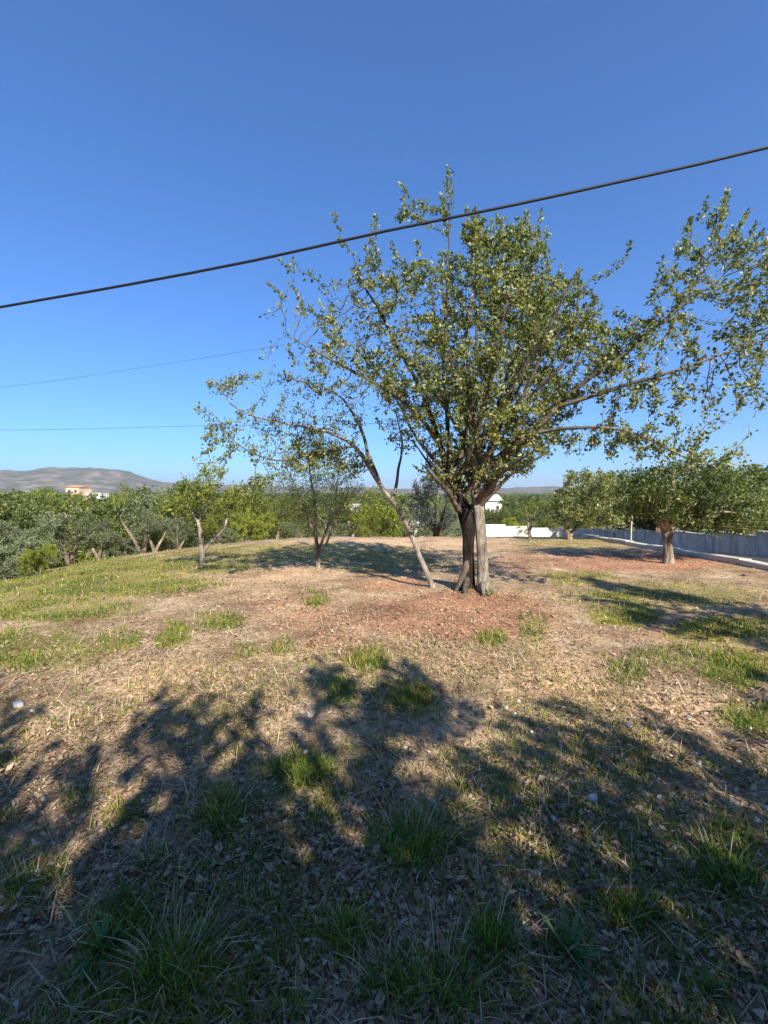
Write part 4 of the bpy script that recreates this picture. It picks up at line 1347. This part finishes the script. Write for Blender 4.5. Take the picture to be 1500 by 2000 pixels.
T = [(800, 1665, 160, .26, 'largest shaded grass tuft, tall and mixed with dry stems, at bottom centre', 700, .35),
     (580, 1515, 130, .13, 'wide dark green tuft in the shade left of centre', 520, .02),
     (720, 1300, 70, .16, 'upright green tuft at the shadow edge below the big trunk', 330, .05),
     (668, 1368, 60, .15, 'bright small tuft just below the upright one at the shadow edge', 300, .05),
     (815, 1385, 120, .15, 'loose yellowish tuft straddling a sunlit streak under the trunk', 300, .4),
     (420, 1220, 95, .12, 'bright sunlit tuft left of the reddish litter in mid field', 380, .05),
     (340, 1255, 66, .12, 'light green tuft just left of the bright sunlit one', 280, .15),
     (225, 1258, 95, .11, 'broad sunlit tuft in the left meadow', 330, .15),
     (115, 1250, 60, .09, 'small low tuft left of the broad meadow tuft', 180, .1),
     (962, 1252, 50, .13, 'single vivid green tuft on reddish litter below the trunk', 260, 0),
     (1042, 1240, 75, .13, 'olive-green tuft right of the vivid green one', 280, .2),
     (1225, 1205, 100, .17, 'bright green clump at the edge of the dark shadow on the right', 420, .05),
     (1235, 1325, 80, .12, 'grey-green tuft below the bright clump on the right', 260, .3),
     (1430, 1320, 190, .17, 'wide bright grass clump at the right edge of the sunlit strip', 620, .1),
     (1465, 1415, 110, .16, 'lower bright grass clump at the right edge near the shade', 480, .1),
     (612, 1180, 44, .13, 'small tuft on bare soil below the almond tree', 170, .1),
     (560, 1272, 56, .09, 'faint low tuft on the orange soil left of centre', 150, .3),
     (480, 1280, 56, .09, 'thin low tuft beside the faint one on orange soil', 130, .4),
     (428, 1600, 95, .17, 'shaded tuft with dry stalks left of the wide dark tuft', 330, .5),
     (632, 1600, 60, .14, 'narrow shaded tuft below the wide dark one', 230, .2),
     (245, 1600, 95, .11, 'low shaded tuft at the end of the sunlit streak on the left', 250, .2),
     (150, 1565, 80, .12, 'grey shaded tuft between the sunlit streaks on the left', 200, .4),
     (245, 1390, 36, .09, 'tiny dark tuft in the shade between left streaks', 120, 0),
     (10, 1600, 60, .11, 'dark tuft cut by the left edge of the picture', 200, .1),
     (300, 1690, 80, .16, 'loose tuft with dry stalks left of bottom centre', 220, .6),
     (960, 1850, 110, .24, 'tall green tuft beside the big weed at the bottom', 520, .2),
     (860, 1950, 190, .22, 'broad grass mat along the bottom edge left of the big weed', 800, .35),
     (760, 1930, 90, .2, 'green tuft at the bottom edge under the largest tuft', 320, .2),
     (1230, 1800, 110, .13, 'tangled olive tuft behind the long pale stick', 340, .5),
     (1420, 1700, 110, .16, 'tall thin shaded tuft near the right edge', 340, .4),
     (1420, 1620, 70, .12, 'smaller shaded tuft above the tall one near the right edge', 200, .4),
     (340, 1900, 150, .24, 'tall dry grass clump at lower left', 420, .55),
     (60, 1730, 130, .16, 'dark tuft with long bent stalks at the left edge', 340, .5),
     (540, 1790, 70, .13, 'small tuft beside the forked pale twig', 180, .3),
     (690, 1850, 80, .16, 'shaded tuft left of the white pebble at the bottom', 240, .2),
     (1320, 1500, 90, .1, 'thin tuft on gravelly soil at right', 180, .5),
     (1120, 1470, 80, .1, 'thin grey tuft at the shade edge right of centre', 160, .5),
     (575, 1985, 60, .18, 'green tuft touching the bottom edge left of centre', 200, .1)]
for (px, py, wd, hg, lb, n, dry) in T:
    tuft(px, py, wd, hg, lb, M_tuft, n, dry)


def weed(px, py, wpx, label, n=34, rise=.5, narrow=.16):
    g_ = G(px, py)
    rad_ = wpx / F_PX * g_[1] * .5
    o = empty('broadleaf_weed', g_, label, 'weed')
    for k in range(n):
        a = k * 2.4 + rng.normal(0, .6)
        el = rng.uniform(.05, 1.3) * rise
        L = rad_ * rng.uniform(.35, 1.1)
        w_ = L * narrow * rng.uniform(.8, 1.3)
        d = np.array([math.cos(a) * math.cos(el), math.sin(a) * math.cos(el), math.sin(el)])
        s = np.array([-math.sin(a), math.cos(a), 0])
        u = np.cross(s, d) * -1
        V, Fq = [], []
        for j, t in enumerate((0, .25, .5, .75, 1.0)):
            c_ = d * L * t + np.array([0, 0, -.28 * L * t * t * (1.2 - el)])
            wj = w_ * (0.25, .8, 1.0, .7, .05)[j] * (1 + .25 * math.sin(j * 2.6 + k))
            V += [c_ - s * wj + u * wj * .35, c_, c_ + s * wj + u * wj * .35]
        for j in range(4):
            Fq += [[3 * j, 3 * j + 1, 3 * j + 4, 3 * j + 3], [3 * j + 1, 3 * j + 2, 3 * j + 5, 3 * j + 4]]
        link('leaf', mesh_np('leaf', np.array(V), [np.array(Fq)], M_weed, True), o)
    return o


weed(1110, 1870, 180, 'large blue-green thistle-like weed at bottom right of centre', 70, .85, .06)
weed(1392, 1945, 110, 'smaller spiky blue-green weed at the bottom right corner', 40, .85, .06)
weed(508, 1680, 70, 'small blue-green rosette in the shade left of the largest tuft', 18, .7, .2)
weed(205, 1860, 150, 'lush green weed with long leaves at lower left', 44, .9, .09)
weed(245, 1770, 110, 'upright green weed above the lush one at lower left', 20, 1.1, .12)
weed(625, 1965, 60, 'little round-leaved weed at the bottom edge', 9, .8, .36)
weed(700, 1960, 70, 'dark broad-leaved weed beside the grass mat at the bottom edge', 12, .9, .25)


def stone(px, py, wpx, label, seed, mat=None, group=None, flat=.65):
    g_ = G(px, py)
    rad_ = max(.006, wpx / F_PX * g_[1] * .5)
    v, f = stone_mesh(rad_, seed, flat)
    o = link('stone', mesh_np('stone', v, [f], mat or M_pale), None, (g_[0], g_[1], g_[2] + rad_ * flat * .45))
    o.rotation_euler.z = seed * 1.7
    md = o.modifiers.new('round', 'BEVEL')
    md.width, md.segments = rad_ * .12, 2
    return tag(o, label, 'stone', group)


M_pale = plain_mat('pale_stone', (.66, .62, .55), .9, .15, 25, .5)
stone(1160, 1565, 26, 'pale grey-white stone standing alone in the shade on the right', 1, flat=1.0)
stone(36, 1382, 22, 'white stone in the shade near the left edge', 2, flat=.9)
stone(36, 1962, 24, 'round white stone at the lower left corner', 4)
stone(1060, 1690, 22, 'flat pale stone by the last sunlit streak right of centre', 5, flat=.5)
stone(254, 1908, 16, 'pale pebble beside the lush weed at lower left', 6)
stone(745, 1895, 14, 'white pebble under the largest tuft near the bottom', 7)
stone(785, 1860, 22, 'flat whitish stone chip below the largest tuft', 8, flat=.4)
stone(1345, 1405, 16, 'white pebble on sunlit soil below the right grass clump', 9)
stone(605, 1400, 16, 'pale pebble in shade left of the small bright tuft', 10)
stone(530, 1053, 9, 'small white marker stone on the crest left of the almond tree', 11, flat=1.3)
stone(1170, 1985, 26, 'pale flat chip at the bottom edge by the large weed', 12, flat=.4)
stone(1455, 1125, 14, 'dark lump of stone beside the kerb on the right', 13, M_rust)
for k in range(46):
    px, py = (random.uniform(1000, 1490), random.uniform(1370, 1780)) if k < 30 else (random.uniform(20, 900), random.uniform(1350, 1750))
    stone(px, py, random.uniform(8, 15), 'small pale stone lying loose in the shaded litter', 40 + k, None, 'small loose stones')


def stick(pts, r_, label, group=None, forks=()):
    """pts: photo pixels on the ground with lift in metres"""
    def path(pp, r0):
        c = []
        for j, (x, y, lift) in enumerate(pp):
            g_ = G(x, y)
            c.append([g_[0], g_[1], g_[2] + lift, r0 * (1 - .45 * j / max(1, len(pp) - 1))])
        return np.array(c)
    c = path(pts, r_)
    o = empty('dead_stick', c[0, :3], label, 'stick', group)
    for nm, pp, rr0 in [('stem', pts, r_)] + [('fork', f_, r_ * .7) for f_ in forks]:
        s = spline(path(pp, rr0), .03)
        s[:, :3] += rng.normal(0, .0025, (len(s), 3))
        Vs, Fs = [], []
        tube_chain(s[:, :3] - c[0, :3], s[:, 3], 6, Vs, Fs, rough=.12, seed=len(pp))
        link(nm, mesh_np(nm, np.vstack(Vs), Fs, M_palewood, True), o)
    return o


M_palewood = bark_mat('weathered_wood', (.22, .18, .13), (.38, .33, .26), (.58, .53, .45), 40)
stick([(1085, 1770, .02), (1130, 1752, .03), (1190, 1748, .035), (1245, 1746, .03)], .011, 'long pale stick behind the large weed at lower right', forks=[[(1090, 1768, .02), (1098, 1790, .03), (1112, 1808, .01)]])
stick([(972, 1770, .01), (995, 1763, .02), (1018, 1758, .015)], .008, 'short pale stick left of the long one')
stick([(568, 1840, .01), (558, 1800, .05), (556, 1772, .07)], .006, 'forked pale twig standing up at lower left of centre', forks=[[(562, 1815, .04), (580, 1795, .06), (598, 1780, .07)]])
stick([(400, 1835, .02), (450, 1815, .05), (520, 1828, .06), (575, 1850, .04)], .006, 'arched dry stalk below the forked twig')
stick([(440, 1960, .01), (490, 1945, .02), (525, 1930, .02), (540, 1965, .01)], .007, 'bent dry twig at the bottom left of centre')
stick([(405, 1735, .01), (420, 1755, .015), (432, 1765, .01)], .009, 'short thick stick by the dark hollow left of centre')
stick([(20, 1890, .02), (70, 1830, .08), (130, 1770, .12), (165, 1745, .11)], .004, 'long bent dry stalk at the lower left edge')
stick([(1275, 1660, .01), (1295, 1690, .015), (1330, 1740, .01)], .007, 'slanting pale twig on gravel at right')
stick([(1375, 1510, .01), (1410, 1545, .015), (1440, 1560, .01)], .007, 'pale twig on the gravelly slope near the right edge')
stick([(1190, 1700, .01), (1225, 1692, .01)], .006, 'tiny pale twig above the long stick')
stick([(1430, 1945, .01), (1465, 1918, .02), (1490, 1910, .015)], .008, 'curved pale twig at the lower right edge')
stick([(1480, 1590, .01), (1450, 1580, .015), (1495, 1600, .01)], .005, 'thin pale twig at the right edge in the shade')
stick([(80, 1590, .01), (60, 1560, .03), (100, 1640, .02)], .004, 'thin dry stem near the left edge in the shade')
for k in range(60):
    px, py = random.uniform(30, 1470), random.uniform(1430, 1960)
    a, L = random.uniform(0, 6.28), random.uniform(14, 45)
    stick([(px, py, .006), (px + L * .5 * math.cos(a) + random.uniform(-4, 4), py + L * .5 * math.sin(a) * .7, .012), (px + L * math.cos(a), py + L * math.sin(a) * .7, .006)], random.uniform(.0025, .005),
          'short dry twig lying loose in the shaded foreground', 'loose twigs in the foreground')

# ------------------------------------------------------------------ the air: thin haze round everything
hz = MB().box(-12600, 12600, -12600, 12600, -14, 330).build('haze', (hm := bpy.data.materials.new('haze')))
hm.use_nodes = True
hm.node_tree.nodes.clear()
ho = hm.node_tree.nodes.new('ShaderNodeOutputMaterial')
hv = hm.node_tree.nodes.new('ShaderNodeVolumePrincipled')
hv.inputs['Color'].default_value = (.86, .88, .95, 1)
hv.inputs['Density'].default_value = 1.1e-4
hv.inputs['Anisotropy'].default_value = 0.2
hm.node_tree.links.new(hv.outputs[0], ho.inputs['Volume'])
tag(hz, 'thin pale haze in the air', None, None, 'stuff')
